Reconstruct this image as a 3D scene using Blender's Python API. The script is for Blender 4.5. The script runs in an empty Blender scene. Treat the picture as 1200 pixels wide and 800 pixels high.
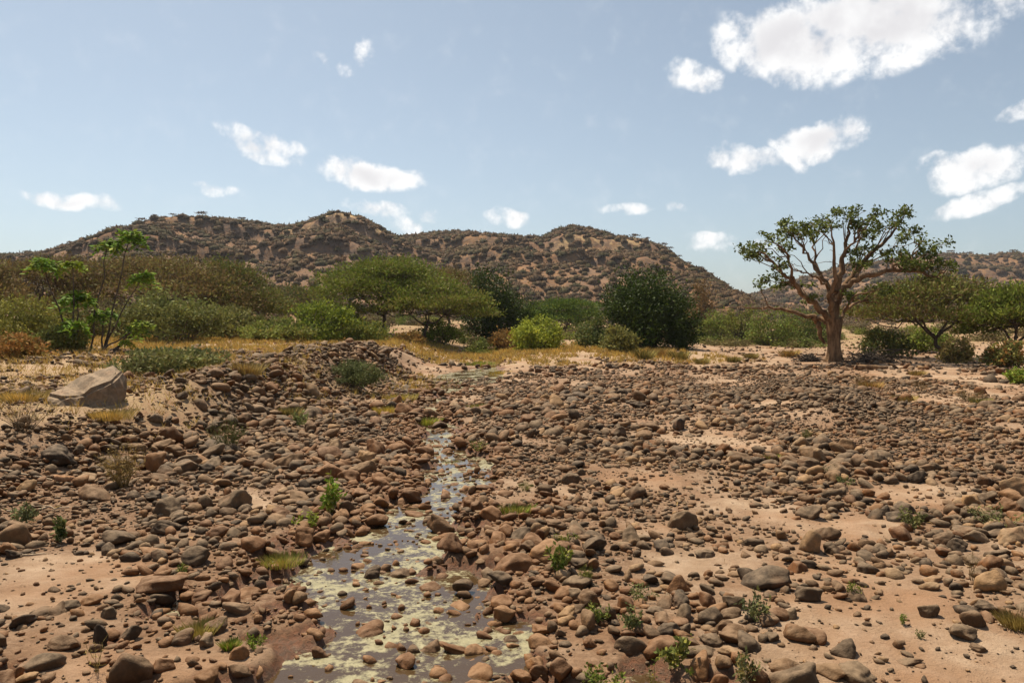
import bpy, math, random
import numpy as np
import time
_t0 = time.time()

R = math.radians
rng = np.random.default_rng(7)
random.seed(7)
scene = bpy.context.scene
col = scene.collection

# ------------------------------------------------------------------ camera
CAM_H = 3.2
FPX = 933.33                      # focal length in photo pixels (28 mm on 36 mm, 1200 px wide)
PITCH = math.atan(25 / FPX)       # eye level sits 25 px above the picture's middle
cam_d = bpy.data.cameras.new('camera')
cam_d.lens = 28; cam_d.sensor_width = 36
cam_d.clip_start = 0.1; cam_d.clip_end = 6000
cam = bpy.data.objects.new('camera', cam_d)
cam.location = (0, 0, CAM_H)
cam.rotation_euler = (R(90) - PITCH, 0, 0)
col.objects.link(cam)
scene.camera = cam

# ------------------------------------------------------------------ light
SUN_EL, SUN_AZ = R(61), R(-34)    # azimuth from +Y (view direction), negative = towards -X
to_sun = (math.sin(SUN_AZ) * math.cos(SUN_EL), math.cos(SUN_AZ) * math.cos(SUN_EL), math.sin(SUN_EL))
sun_d = bpy.data.lights.new('sun', 'SUN')
sun_d.energy = 5.0; sun_d.angle = R(0.53); sun_d.color = (1.0, 0.89, 0.70)
sun = bpy.data.objects.new('sun', sun_d)
from mathutils import Vector, Matrix, Euler
sun.rotation_euler = (-Vector(to_sun)).to_track_quat('-Z', 'Y').to_euler()
sun.location = (-40, 30, 80)
col.objects.link(sun)

scene.view_settings.view_transform = 'Standard'
scene.view_settings.look = 'None'
scene.view_settings.exposure = 0.62
scene.view_settings.gamma = 1.0
scene.view_settings.use_curve_mapping = False
scene.cycles.use_denoising = True
scene.cycles.max_bounces = 6
scene.cycles.transparent_max_bounces = 6

# ------------------------------------------------------------------ node helper
class NT:
    def __init__(s, tree):
        s.t = tree; s.n = tree.nodes; s.l = tree.links
    def node(s, typ, **kw):
        nd = s.n.new(typ)
        for k, v in kw.items():
            if k == 'inp':
                for kk, vv in v.items():
                    s.set(nd.inputs[kk], vv)
            else:
                setattr(nd, k, v)
        return nd
    def set(s, sock, v):
        if isinstance(v, bpy.types.NodeSocket): s.l.new(v, sock)
        else: sock.default_value = v
    def math(s, op, a, b=0.0, c=0.0, clamp=False):
        nd = s.node('ShaderNodeMath', operation=op, use_clamp=clamp)
        s.set(nd.inputs[0], a); s.set(nd.inputs[1], b); s.set(nd.inputs[2], c)
        return nd.outputs[0]
    def vdot(s, a, v):
        nd = s.node('ShaderNodeVectorMath', operation='DOT_PRODUCT')
        s.set(nd.inputs[0], a); nd.inputs[1].default_value = v
        return nd.outputs['Value']
    def mix(s, f, a, b, blend='MIX'):
        nd = s.node('ShaderNodeMix', data_type='RGBA', blend_type=blend)
        s.set(nd.inputs[0], f); s.set(nd.inputs[6], a); s.set(nd.inputs[7], b)
        return nd.outputs[2]
    def ramp(s, v, lo, hi, a=0.0, b=1.0):
        nd = s.node('ShaderNodeMapRange', interpolation_type='SMOOTHSTEP')
        s.set(nd.inputs[0], v)
        for i, q in enumerate((lo, hi, a, b)): nd.inputs[1 + i].default_value = q
        return nd.outputs[0]
    def noise(s, vec, scale, detail=4, rough=0.55, distort=0.0, out='Fac'):
        nd = s.node('ShaderNodeTexNoise')
        if vec is not None: s.l.new(vec, nd.inputs['Vector'])
        nd.inputs['Scale'].default_value = scale; nd.inputs['Detail'].default_value = detail
        nd.inputs['Roughness'].default_value = rough; nd.inputs['Distortion'].default_value = distort
        return nd.outputs[out]

def c4(c, a=1.0): return (c[0], c[1], c[2], a)

# ------------------------------------------------------------------ world: clear hazy sky with small cumulus
world = bpy.data.worlds.new('World'); scene.world = world
world.use_nodes = True
w = NT(world.node_tree); w.n.clear()
sky = w.node('ShaderNodeTexSky', sky_type='NISHITA', sun_disc=False)
sky.sun_elevation = SUN_EL; sky.sun_rotation = SUN_AZ
sky.altitude = 1000; sky.air_density = 1.0; sky.dust_density = 2.6; sky.ozone_density = 1.2
tc = w.node('ShaderNodeTexCoord').outputs['Generated']
def pix_dir(u, v):
    x = (u - 600) / FPX; y = 1.0; z = -(v - 400) / FPX
    c, s_ = math.cos(PITCH), math.sin(PITCH)
    return Vector((x, y * c + z * s_, -y * s_ + z * c)).normalized()
CLOUDS = [  # sky positions of the clouds: centre, half width, half height, tilt, thickness
    (1025, 26, 140, 58, -4, 1.0), (930, 52, 88, 46, 10, 1.0), (815, 88, 36, 20, 20, .62), (875, 188, 46, 20, 4, .75), (962, 160, 56, 22, -6, .85),
    (930, 180, 34, 13, 35, .5), (1138, 195, 56, 25, -4, .85), (1146, 235, 52, 13, -12, .62), (438, 205, 68, 21, 4, .85), (302, 170, 52, 18, 14, .75),
    (310, 185, 44, 12, 20, .6), (85, 232, 50, 11, 6, .7), (392, 78, 28, 10, 30, .45), (425, 62, 26, 16, 60, .32), (445, 244, 46, 11, 8, .62),
    (475, 262, 30, 16, 30, .45), (512, 256, 24, 9, 10, .55), (592, 257, 30, 11, 0, .6), (745, 242, 46, 8, 2, .5), (790, 243, 18, 7, 10, .4),
    (255, 221, 24, 9, 10, .5), (1195, 136, 26, 10, 0, .5), (845, 288, 70, 12, 4, .42)]
warp = w.noise(tc, 11, 3, 0.6, 0, 'Color')
wsub = w.node('ShaderNodeVectorMath', operation='SUBTRACT'); w.l.new(warp, wsub.inputs[0]); wsub.inputs[1].default_value = (.5, .5, .5)
wsc = w.node('ShaderNodeVectorMath', operation='SCALE'); w.l.new(wsub.outputs[0], wsc.inputs[0]); wsc.inputs['Scale'].default_value = 0.045
wad = w.node('ShaderNodeVectorMath', operation='ADD'); w.l.new(tc, wad.inputs[0]); w.l.new(wsc.outputs[0], wad.inputs[1])
dirv = wad.outputs[0]
field = None
for (u, v, a, b, tilt, th) in CLOUDS:
    d = pix_dir(u, v)
    rt = Vector((d.y, -d.x, 0)).normalized(); up = rt.cross(d)
    ct, st = math.cos(R(-tilt)), math.sin(R(-tilt))
    r2 = (rt * ct + up * st) / (a / FPX); u2 = (up * ct - rt * st) / (b / FPX)
    lx = w.vdot(dirv, r2); ly = w.vdot(dirv, u2)
    rr = w.math('ADD', w.math('MULTIPLY', lx, lx), w.math('MULTIPLY', ly, ly))
    e = w.math('SUBTRACT', th, w.math('MULTIPLY', rr, th))
    e = w.math('SUBTRACT', e, w.math('LESS_THAN', w.vdot(tc, d), 0.5))
    field = e if field is None else w.math('MAXIMUM', field, e)
# the rest of the sky carries the same scattered clouds
sep = w.node('ShaderNodeSeparateXYZ'); w.l.new(tc, sep.inputs[0])
far_n = w.noise(tc, 5.0, 2, 0.5)
behind = w.ramp(sep.outputs[1], 0.62, 0.42)
gen = w.math('MULTIPLY', w.ramp(far_n, 0.60, 0.72), behind)
field = w.math('MAXIMUM', field, gen)
fine = w.noise(tc, 32, 7, 0.6, 0.1)
off = w.node('ShaderNodeVectorMath', operation='ADD'); w.l.new(tc, off.inputs[0]); off.inputs[1].default_value = (-.006, 0, .011)
fine2 = w.noise(off.outputs[0], 34, 5, 0.6, 0.1)
dens = w.math('ADD', w.math('MULTIPLY', field, 1.15), w.math('MULTIPLY', w.math('SUBTRACT', fine, 0.50), 3.3))
dens = w.math('MULTIPLY', dens, w.ramp(field, -0.12, 0.25))
alpha = w.ramp(dens, -0.02, 1.0)
lumps = w.ramp(w.math('SUBTRACT', fine2, fine), -.06, .10)
inner = w.math('MAXIMUM', w.math('MULTIPLY', w.ramp(field, 0.45, 0.95), w.ramp(w.noise(tc, 12, 5, .55), 0.36, 0.64)), w.math('MULTIPLY', lumps, .38))
bg_sky = w.node('ShaderNodeBackground'); bg_sky.inputs[1].default_value = 0.072
hsv = w.node('ShaderNodeHueSaturation'); hsv.inputs['Saturation'].default_value = 0.60; hsv.inputs['Value'].default_value = 1.0
w.l.new(sky.outputs[0], hsv.inputs['Color']); w.l.new(w.mix(1.0, hsv.outputs[0], (.94, 1.02, 1.03, 1), 'MULTIPLY'), bg_sky.inputs[0])
bg_cl = w.node('ShaderNodeBackground'); bg_cl.inputs[1].default_value = 0.69
w.l.new(w.mix(inner, (1.0, 1.0, 1.0, 1), (0.76, 0.75, 0.77, 1)), bg_cl.inputs[0])
mixs = w.node('ShaderNodeMixShader')
w.l.new(alpha, mixs.inputs[0]); w.l.new(bg_sky.outputs[0], mixs.inputs[1]); w.l.new(bg_cl.outputs[0], mixs.inputs[2])
wout = w.node('ShaderNodeOutputWorld'); w.l.new(mixs.outputs[0], wout.inputs[0])

# ------------------------------------------------------------------ numpy noise
def _hash(ix, iy, seed):
    h = (ix.astype(np.int64) * 374761393 + iy.astype(np.int64) * 668265263 + seed * 974634777) & 0xffffffff
    h = ((h ^ (h >> 13)) * 1274126177) & 0xffffffff
    h = h ^ (h >> 16)
    return (h & 0xffffff) / float(0xffffff)
def vnoise(x, y, seed=0):
    x = np.asarray(x, float); y = np.asarray(y, float)
    ix = np.floor(x); iy = np.floor(y); fx = x - ix; fy = y - iy
    fx = fx * fx * (3 - 2 * fx); fy = fy * fy * (3 - 2 * fy)
    a = _hash(ix, iy, seed); b = _hash(ix + 1, iy, seed); c = _hash(ix, iy + 1, seed); d = _hash(ix + 1, iy + 1, seed)
    return (a + (b - a) * fx) * (1 - fy) + (c + (d - c) * fx) * fy
def fbm(x, y, oct=4, seed=0, gain=0.5):
    s = 0; amp = 1; tot = 0; f = 1.0
    for i in range(oct):
        s = s + amp * vnoise(x * f, y * f, seed + i * 17); tot += amp; amp *= gain; f *= 2.03
    return s / tot
def sstep(a, b, x):
    t = np.clip((np.asarray(x, float) - a) / (b - a), 0, 1)
    return t * t * (3 - 2 * t)

# ------------------------------------------------------------------ terrain shape (metres)
WATER_Z = -0.12
SY = np.array([-20, 4, 7, 8, 9.2, 10.9, 13.3, 16.1, 20.6, 26, 33, 38, 43, 50, 58, 66, 80])
SX = np.array([-1.0, -1.0, -1.1, -1.3, -1.6, -1.75, -1.4, -1.25, -2.0, -2.6, -2.95, -2.75, -2.6, -1.9, -1.2, -.8, 0])
SW = np.array([2.7, 2.7, 2.3, 2.0, 1.6, 1.15, 1.25, 1.0, .8, .65, .65, .95, 1.5, 1.2, .6, .2, .1])
BY = np.array([-20, 0, 8, 12, 18, 24, 31, 38, 45, 55, 70, 90, 140])
BX = np.array([-9, -8.6, -8.2, -7.8, -7.4, -7.3, -6.2, -5.4, -5.4, -5.6, -5.5, -4, -4])
BW = np.array([5.5, 5.5, 5.5, 5.5, 5.2, 5, 4, 3.0, 3.0, 3.5, 5, 8, 8])
def stream_q(x, y):
    """>0 inside the channel, 0 at the bank line"""
    xc = np.interp(y, SY, SX); wd = np.interp(y, SY, SW)
    d = np.abs(x - xc) / wd
    n = fbm(x * 1.5 + 5, y * 1.0, 5, 3, .6) - 0.5
    return .80 - d + 3.3 * n
def bank_t(x, y):
    xt = np.interp(y, BY, BX) + (fbm(y * .25, x * 0.1, 2, 8) - .5) * 1.6
    return (xt - x)
def h(x, y):
    x = np.asarray(x, float); y = np.asarray(y, float)
    z = (fbm(x * .35, y * .35, 4, 1) - .45) * .22 + (fbm(x * 1.9, y * 1.9, 4, 2, .6) - .5) * .085
    bw = np.interp(y, BY, BW)
    q = bank_t(x, y)
    z = z + sstep(0, 1, q / bw) * (1.2 + .25 * (fbm(x * .2, y * .2, 3, 9) - .5)) + sstep(4, 22, q) * .45
    lx = np.interp(y, [14, 20, 26, 34, 42, 48], [-9.9, -9.6, -8.9, -8.3, -7.7, -7.6])
    z = z + .85 * np.exp(-((x - lx) / 1.5) ** 2) * sstep(13, 24, y) * sstep(50, 40, y)
    # cobble ridge in front of the big tree
    z = z + .6 * np.exp(-(((x - 11.5 - (y - 32) * .12) / 2.2) ** 2 + ((y - 30) / 9.0) ** 2))
    z = z + .35 * sstep(9, 17, x) * sstep(30, 12, y)
    # low grassy bank at the end of the open bed
    z = z + .5 * sstep(54, 66, y) * sstep(-3, 2, x) * sstep(22, 15, x - (y - 60) * .05)
    z = z + .55 * sstep(66, 95, y)
    z = z + np.clip(y - 95, 0, 400) * .0062
    z = z + sstep(60, 200, y) * (fbm(x * .02, y * .02, 3, 21) - .5) * 1.6
    s = np.clip(stream_q(x, y), -.3, 1)
    z = z - np.where(y < 70, .33 * sstep(-.3, .6, s), 0) * sstep(70, 60, y)
    inn = sstep(-.25, .35, s)
    z = np.where(y < 66, z * (1 - .55 * inn * sstep(66, 60, y)) - .05 * inn, z)
    pool = sstep(0, .7, 1.35 - ((x + 2.55 - (y - 44) * .06) / 2.0) ** 2 - ((y - 45) / 9.0) ** 2 + (fbm(x * .9, y * .5, 3, 14) - .5) * .8)
    z = z * (1 - pool) + pool * (-.26)
    return z
def hs(x, y): return float(h(np.array([x]), np.array([y]))[0])
RAY_T = 4.0 * 1.006 ** np.arange(760)
def ground_hit(u, v, ztop=0.0):
    """where the ray through a photo pixel meets the ground"""
    d = pix_dir(u, v)
    X, Y, Z = d.x * RAY_T, d.y * RAY_T, CAM_H + d.z * RAY_T
    under = np.nonzero(Z < h(X, Y) + ztop)[0]
    k = under[0] if len(under) else 600
    return float(X[k]), float(Y[k])
def at_depth(u, y): return (u - 600) / FPX * y
def project(x, y, z):
    c, s_ = math.cos(PITCH), math.sin(PITCH)
    dz = z - CAM_H
    yy = y * c - dz * s_; zz = y * s_ + dz * c
    return 600 + FPX * x / yy, 400 - FPX * zz / yy, yy

# ------------------------------------------------------------------ mesh helpers
def mk_mesh(name, V, F, mat=None, smooth=False, tint=None, attrs=None):
    V = np.asarray(V, np.float32).reshape(-1, 3); F = np.asarray(F, np.int32)
    me = bpy.data.meshes.new(name)
    me.vertices.add(len(V)); me.vertices.foreach_set('co', V.ravel())
    k = F.shape[1]
    me.loops.add(F.size); me.loops.foreach_set('vertex_index', F.ravel())
    me.polygons.add(len(F)); me.polygons.foreach_set('loop_start', np.arange(0, F.size, k, dtype=np.int32))
    me.polygons.foreach_set('loop_total', np.full(len(F), k, np.int32))
    if smooth: me.polygons.foreach_set('use_smooth', np.ones(len(F), bool))
    if tint is not None:
        a = me.attributes.new('tint', 'FLOAT_COLOR', 'POINT')
        T = np.ones((len(V), 4), np.float32); T[:, :3] = tint
        a.data.foreach_set('color', T.ravel())
    for n, arr in (attrs or {}).items():
        a = me.attributes.new(n, 'FLOAT', 'POINT'); a.data.foreach_set('value', np.asarray(arr, np.float32))
    me.update(); me.validate()
    if mat: me.materials.append(mat)
    return me
def link(name, me, parent=None, **props):
    o = bpy.data.objects.new(name, me); col.objects.link(o)
    if parent: o.parent = parent
    for k, v in props.items(): o[k] = v
    return o
def thing(name, label, cat, loc, group=None, rz=0, scale=1):
    o = bpy.data.objects.new(name, None); col.objects.link(o)
    o.empty_display_size = .2
    o.location = loc; o.rotation_euler = (0, 0, rz); o.scale = (scale,) * 3
    o['label'] = label; o['category'] = cat
    if group: o['group'] = group
    return o
class MB:
    """collects quads (triangles repeat their last corner never: tubes and leaves are quads)"""
    def __init__(s): s.V = []; s.F = []; s.T = []; s.n = 0
    def add(s, V, F, tint=(1, 1, 1)):
        V = np.asarray(V, float).reshape(-1, 3)
        s.V.append(V); s.F.append(np.asarray(F, np.int64) + s.n); s.n += len(V)
        t = np.asarray(tint, float)
        s.T.append(np.broadcast_to(t, (len(V), 3)))
    def tube(s, pts, rad, sides=6, tint=(1, 1, 1), wob=0.0):
        P = np.asarray(pts, float); n = len(P)
        rad = np.broadcast_to(np.asarray(rad, float), (n,))
        tan = np.gradient(P, axis=0); tan /= np.linalg.norm(tan, axis=1)[:, None] + 1e-9
        ref = np.array([0.31, .9, .11]) if abs(tan[0][2]) > .6 else np.array([0.05, .1, 1.0])
        a = np.cross(tan, ref); a /= np.linalg.norm(a, axis=1)[:, None] + 1e-9
        b = np.cross(tan, a)
        th = np.linspace(0, 2 * math.pi, sides, endpoint=False)
        rr = rad[:, None] * (1 + wob * (rng.random((n, sides)) - .5))
        V = P[:, None, :] + rr[..., None] * (np.cos(th)[None, :, None] * a[:, None, :] + np.sin(th)[None, :, None] * b[:, None, :])
        i = np.arange(n - 1)[:, None] * sides; j = np.arange(sides)[None, :]; j2 = (j + 1) % sides
        F = np.stack([i + j, i + j2, i + sides + j2, i + sides + j], -1).reshape(-1, 4)
        s.add(V, F, tint)
    def leaves(s, C, size, tint, up=0.3, aspect=2.0, out=None, flat=0.0):
        """one leaf-shaped quad at every centre"""
        C = np.asarray(C, float); n = len(C)
        size = np.broadcast_to(np.asarray(size, float), (n,)) * (0.7 + .6 * rng.random(n))
        ax = rng.normal(size=(n, 3)); ax[:, 2] += up
        if out is not None: ax += out
        ax /= np.linalg.norm(ax, axis=1)[:, None] + 1e-9
        rnd = rng.normal(size=(n, 3)); rnd[:, 2] += flat * np.sign(rnd[:, 2] + 1e-6)
        sd = np.cross(ax, rnd); sd /= np.linalg.norm(sd, axis=1)[:, None] + 1e-9
        L = ax * size[:, None]; W = sd * (size / aspect)[:, None] * .5
        V = np.stack([C, C + L * .5 + W, C + L, C + L * .45 - W], 1).reshape(-1, 3)
        F = np.arange(4 * n).reshape(-1, 4)
        t = np.asarray(tint, float)
        if t.ndim == 2: t = np.repeat(t, 4, 0)
        s.add(V, F, t)
    def mesh(s, name, mat, smooth=False):
        return mk_mesh(name, np.concatenate(s.V), np.concatenate(s.F), mat, smooth, np.concatenate(s.T))

# ------------------------------------------------------------------ materials
def new_mat(name):
    m = bpy.data.materials.new(name); m.use_nodes = True
    m.node_tree.nodes.clear(); k = NT(m.node_tree)
    out = k.node('ShaderNodeOutputMaterial')
    return m, k, out
def principled(k, out, color, rough=0.8, spec=0.3, bump=None, bump_str=0.4, bump_dist=0.02):
    b = k.node('ShaderNodeBsdfPrincipled')
    k.set(b.inputs['Base Color'], color); k.set(b.inputs['Roughness'], rough)
    b.inputs['Specular IOR Level'].default_value = spec
    if bump is not None:
        bn = k.node('ShaderNodeBump'); bn.inputs['Strength'].default_value = bump_str; bn.inputs['Distance'].default_value = bump_dist
        k.l.new(bump, bn.inputs['Height']); k.l.new(bn.outputs[0], b.inputs['Normal'])
    if out is not None: k.l.new(b.outputs[0], out.inputs[0])
    return b
def attr(k, name): return k.node('ShaderNodeAttribute', attribute_name=name)
def pos(k): return k.node('ShaderNodeNewGeometry').outputs['Position']

def stone_mat(name, per_object):
    m, k, out = new_mat(name)
    if per_object:
        oi = k.node('ShaderNodeObjectInfo'); base = oi.outputs['Color']
    else:
        base = attr(k, 'tint').outputs['Color']
    p = pos(k)
    n1 = k.noise(p, 9, 5, .65); n2 = k.noise(p, 55, 4, .7); n3 = k.noise(p, 2.7, 3, .5)
    base = k.mix(1.0, base, (.60, .53, .45, 1), 'MULTIPLY')
    c = k.mix(k.ramp(n1, .38, .66, 0, .75), base, k.mix(1.0, base, (1.75, 1.66, 1.55, 1), 'MULTIPLY'))
    c = k.mix(k.ramp(n2, .55, .75, 0, .6), c, k.mix(1.0, c, (.5, .48, .46, 1), 'MULTIPLY'))
    # dusty tan painted on upper faces as if sunlit, and rusty stains
    c = k.mix(k.ramp(n3, .55, .7, 0, .3), c, (.26, .12, .055, 1))
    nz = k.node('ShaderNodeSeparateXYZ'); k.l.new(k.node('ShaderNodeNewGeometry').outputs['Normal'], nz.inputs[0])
    lit_top_dust = k.math('MULTIPLY', k.ramp(nz.outputs[2], .35, .95), k.ramp(n1, .3, .65, .04, .38))
    c = k.mix(lit_top_dust, c, (.31, .225, .15, 1))
    hgt = k.math('ADD', k.math('MULTIPLY', n1, 1.0), k.math('MULTIPLY', n2, .35))
    principled(k, out, c, .8, .2, hgt, .7, .035)
    return m
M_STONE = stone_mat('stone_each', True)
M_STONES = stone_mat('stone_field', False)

def foliage_mat(name, trans=.3, rough=.7, spec=.08):
    m, k, out = new_mat(name)
    a = attr(k, 'tint').outputs['Color']
    p = k.node('ShaderNodeTexCoord').outputs['Object']
    n = k.noise(p, .9, 3, .6)
    c = k.mix(k.ramp(n, .3, .7), k.mix(1.0, a, (.9, .95, .7, 1), 'MULTIPLY'), k.mix(1.0, a, (1.6, 1.55, 1.0, 1), 'MULTIPLY'))
    b = principled(k, None, c, rough, spec)
    t = k.node('ShaderNodeBsdfTranslucent'); k.l.new(c, t.inputs[0])
    mx = k.node('ShaderNodeMixShader'); mx.inputs[0].default_value = trans
    k.l.new(b.outputs[0], mx.inputs[1]); k.l.new(t.outputs[0], mx.inputs[2]); k.l.new(mx.outputs[0], out.inputs[0])
    return m
M_LEAF = foliage_mat('leaf', .22)
M_LEAF_GLOSS = foliage_mat('leaf_glossy', .22, .62, .12)
M_DRY = foliage_mat('dry_leaf', .2, .85, .1)

def bark_mat(name, c1, c2, sc=6):
    m, k, out = new_mat(name)
    p = k.node('ShaderNodeTexCoord').outputs['Object']
    mp = k.node('ShaderNodeMapping'); mp.inputs['Scale'].default_value = (1, 1, .25); k.l.new(p, mp.inputs[0])
    n = k.noise(mp.outputs[0], sc, 6, .65); n2 = k.noise(p, 1.1, 3, .5)
    c = k.mix(k.ramp(n, .35, .65), c4(c1), c4(c2))
    c = k.mix(k.ramp(n2, .45, .65, 0, .6), c, c4([v * .6 for v in c1]))
    principled(k, out, c, .85, .2, n, .8, .06)
    return m
M_BARK = bark_mat('bark_dark', (.07, .05, .037), (.13, .095, .07))
M_BARK_FIG = bark_mat('bark_pale_orange', (.11, .06, .030), (.25, .148, .076), 4)
M_TWIG = bark_mat('twig_grey', (.16, .12, .09), (.26, .2, .15), 20)
M_WOOD = bark_mat('bleached_wood', (.36, .27, .18), (.55, .43, .3), 14)
M_WOOD_RED = bark_mat('reddish_wood', (.25, .12, .06), (.4, .22, .11), 14)

# ground
def ground_mat():
    m, k, out = new_mat('riverbed_soil')
    p = pos(k)
    wet = attr(k, 'wet').outputs['Fac']; grs = attr(k, 'grass').outputs['Fac']; far = attr(k, 'far').outputs['Fac']; mud = attr(k, 'gravel').outputs['Fac']
    n0 = k.noise(p, .35, 4, .6); n1 = k.noise(p, 2.2, 6, .62); n2 = k.noise(p, 14, 6, .7); n3 = k.noise(p, 75, 4, .7)
    c = k.mix(k.ramp(n1, .35, .68), (.31, .205, .128, 1), (.42, .30, .205, 1))
    c = k.mix(k.ramp(n0, .42, .66, 0, .75), c, (.27, .14, .07, 1))
    c = k.mix(k.math('MULTIPLY', mud, k.ramp(n2, .38, .58, .45, 1.0)), c, (.15, .08, .042, 1))
    c = k.mix(k.ramp(n3, .54, .66, 0, .6), c, (.15, .09, .055, 1))
    c = k.mix(k.ramp(k.noise(p, 30, 5, .7), .58, .66, 0, .6), c, (.20, .115, .065, 1))
    g = k.mix(k.ramp(n2, .35, .65), (.37, .27, .135, 1), (.26, .155, .085, 1))
    c = k.mix(k.math('MULTIPLY', grs, k.ramp(n1, .35, .6, .15, 1)), c, g)
    f = k.mix(k.ramp(k.noise(p, .05, 6, .65), .4, .62), (.23, .13, .068, 1), (.27, .185, .09, 1))
    c = k.mix(far, c, f)
    wv = k.math('ADD', wet, k.math('MULTIPLY', k.math('SUBTRACT', n1, .5), .55))
    wm = k.ramp(wv, .35, .75)
    c = k.mix(wm, c, k.mix(k.ramp(n2, .4, .6), (.155, .065, .032, 1), (.105, .055, .03, 1)))
    rough = k.ramp(wv, .6, .95, .92, .5)
    hgt = k.math('ADD', k.math('MULTIPLY', n1, .6), k.math('ADD', k.math('MULTIPLY', n2, .35), k.math('MULTIPLY', n3, .14)))
    principled(k, out, c, rough, .25, hgt, 1.0, .11)
    return m
M_GROUND = ground_mat()

def water_mat():
    m, k, out = new_mat('stream_water_with_algae')
    p = pos(k)
    n = k.noise(p, 1.15, 5, .62, .6); n2 = k.noise(p, 9, 8, .75, .3); n3 = k.noise(p, 45, 3, .7)
    f = k.math('ADD', n, k.math('MULTIPLY', k.math('SUBTRACT', n2, .5), .8))
    alg = k.ramp(f, .47, .62)
    wv = k.noise(p, 9, 3, .5)
    bn = k.node('ShaderNodeBump'); bn.inputs['Strength'].default_value = .12; bn.inputs['Distance'].default_value = .02
    k.l.new(wv, bn.inputs['Height'])
    wb = k.node('ShaderNodeBsdfPrincipled')
    wb.inputs['Base Color'].default_value = (.06, .036, .017, 1); wb.inputs['Roughness'].default_value = .05
    wb.inputs['IOR'].default_value = 1.33; wb.inputs['Specular IOR Level'].default_value = .6
    k.l.new(bn.outputs[0], wb.inputs['Normal'])
    c = k.mix(k.ramp(n2, .35, .65), (.15, .13, .06, 1), (.28, .245, .13, 1))
    c = k.mix(k.ramp(n3, .55, .7, 0, .7), c, (.17, .13, .06, 1))
    ab = k.node('ShaderNodeBsdfPrincipled'); k.l.new(c, ab.inputs['Base Color']); ab.inputs['Roughness'].default_value = .55
    b2 = k.node('ShaderNodeBump'); b2.inputs['Strength'].default_value = .7; b2.inputs['Distance'].default_value = .02
    k.l.new(n3, b2.inputs['Height']); k.l.new(b2.outputs[0], ab.inputs['Normal'])
    mx = k.node('ShaderNodeMixShader'); k.l.new(alg, mx.inputs[0]); k.l.new(wb.outputs[0], mx.inputs[1]); k.l.new(ab.outputs[0], mx.inputs[2])
    k.l.new(mx.outputs[0], out.inputs[0])
    return m
M_WATER = water_mat()

def hill_mat():
    m, k, out = new_mat('hill_soil')
    p = pos(k)
    a = k.noise(p, .018, 6, .62); b = k.noise(p, .09, 6, .7); d = k.noise(p, .35, 4, .7)
    c = k.mix(k.ramp(b, .38, .62), (.16, .082, .042, 1), (.25, .14, .068, 1))
    c = k.mix(k.ramp(a, .42, .60, 0, .6), c, (.17, .11, .08, 1))
    c = k.mix(k.ramp(d, .50, .62, 0, .6), c, (.12, .088, .07, 1))
    led = attr(k, 'ledge').outputs['Fac']
    c = k.mix(k.math('MULTIPLY', led, k.ramp(b, .42, .58)), c, (.42, .28, .14, 1))
    nz = k.node('ShaderNodeSeparateXYZ'); k.l.new(k.node('ShaderNodeNewGeometry').outputs['True Normal'], nz.inputs[0])
    c = k.mix(k.math('MULTIPLY', k.ramp(nz.outputs[2], .82, .64, 0, .7), k.ramp(d, .38, .56)), c, k.mix(k.ramp(b, .4, .6), (.075, .055, .045, 1), (.14, .095, .07, 1)))
    principled(k, out, c, .95, .1, d, .6, 1.2)
    return m
M_HILL = hill_mat()

# ------------------------------------------------------------------ ground sheet
def grid_sheet(ys, half, ncol, pw=1.0):
    s = np.linspace(-1, 1, ncol); s = np.sign(s) * np.abs(s) ** pw
    X = s[None, :] * half(ys)[:, None]; Y = np.repeat(ys[:, None], ncol, 1)
    i = np.arange(len(ys) - 1)[:, None] * ncol; j = np.arange(ncol - 1)[None, :]
    F = np.stack([i + j, i + j + 1, i + ncol + j + 1, i + ncol + j], -1).reshape(-1, 4)
    return X.ravel(), Y.ravel(), F
ys = [-30.0, -20, -10, -4, 0, 3]
y = 4.0
while y < 3000:
    ys.append(y); y += max(.045, y * .0118 if y < 90 else y * .03)
ys = np.array(ys)
GX, GY, GF = grid_sheet(ys, lambda y: 9 + np.maximum(y, 4) * .92, 400, 1.15)
GZ = h(GX, GY)
GZ = np.where(GY > 500, hs(0, 499), GZ)
sq = stream_q(GX, GY)
wet = sstep(-.75, .25, sq) * (GY < 66)
bq = bank_t(GX, GY)
GRASS_SPOTS = [(-6.6, 30, 2.6, 5), (-5.2, 36, 1.6, 6), (4, 62, 14, 7), (-13, 21, 5, 4.5), (-12, 30, 7, 6), (-5.6, 33, 1.5, 6), (-4.5, 40, 1.6, 6)]
def grass_mask(x, y):
    g = sstep(3, 6.5, bank_t(x, y)) * .85
    for (cx, cy, rx, ry) in GRASS_SPOTS:
        g = np.maximum(g, np.clip(1.35 - ((x - cx) / rx) ** 2 - ((y - cy) / ry) ** 2, 0, 1))
    g = np.maximum(g, sstep(58, 64, y) * sstep(16, 10, x))
    return g * np.maximum(sstep(.36, .52, fbm(x * .5, y * .5, 4, 31)), sstep(-6.5, -8.5, x) * sstep(.26, .4, fbm(x * .5, y * .5, 4, 31)))
DU = np.arange(0, 1201, 100)
DV = np.array([385, 400, 415, 440, 460, 480, 510, 550, 590, 630, 670, 710, 750, 790])
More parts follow.
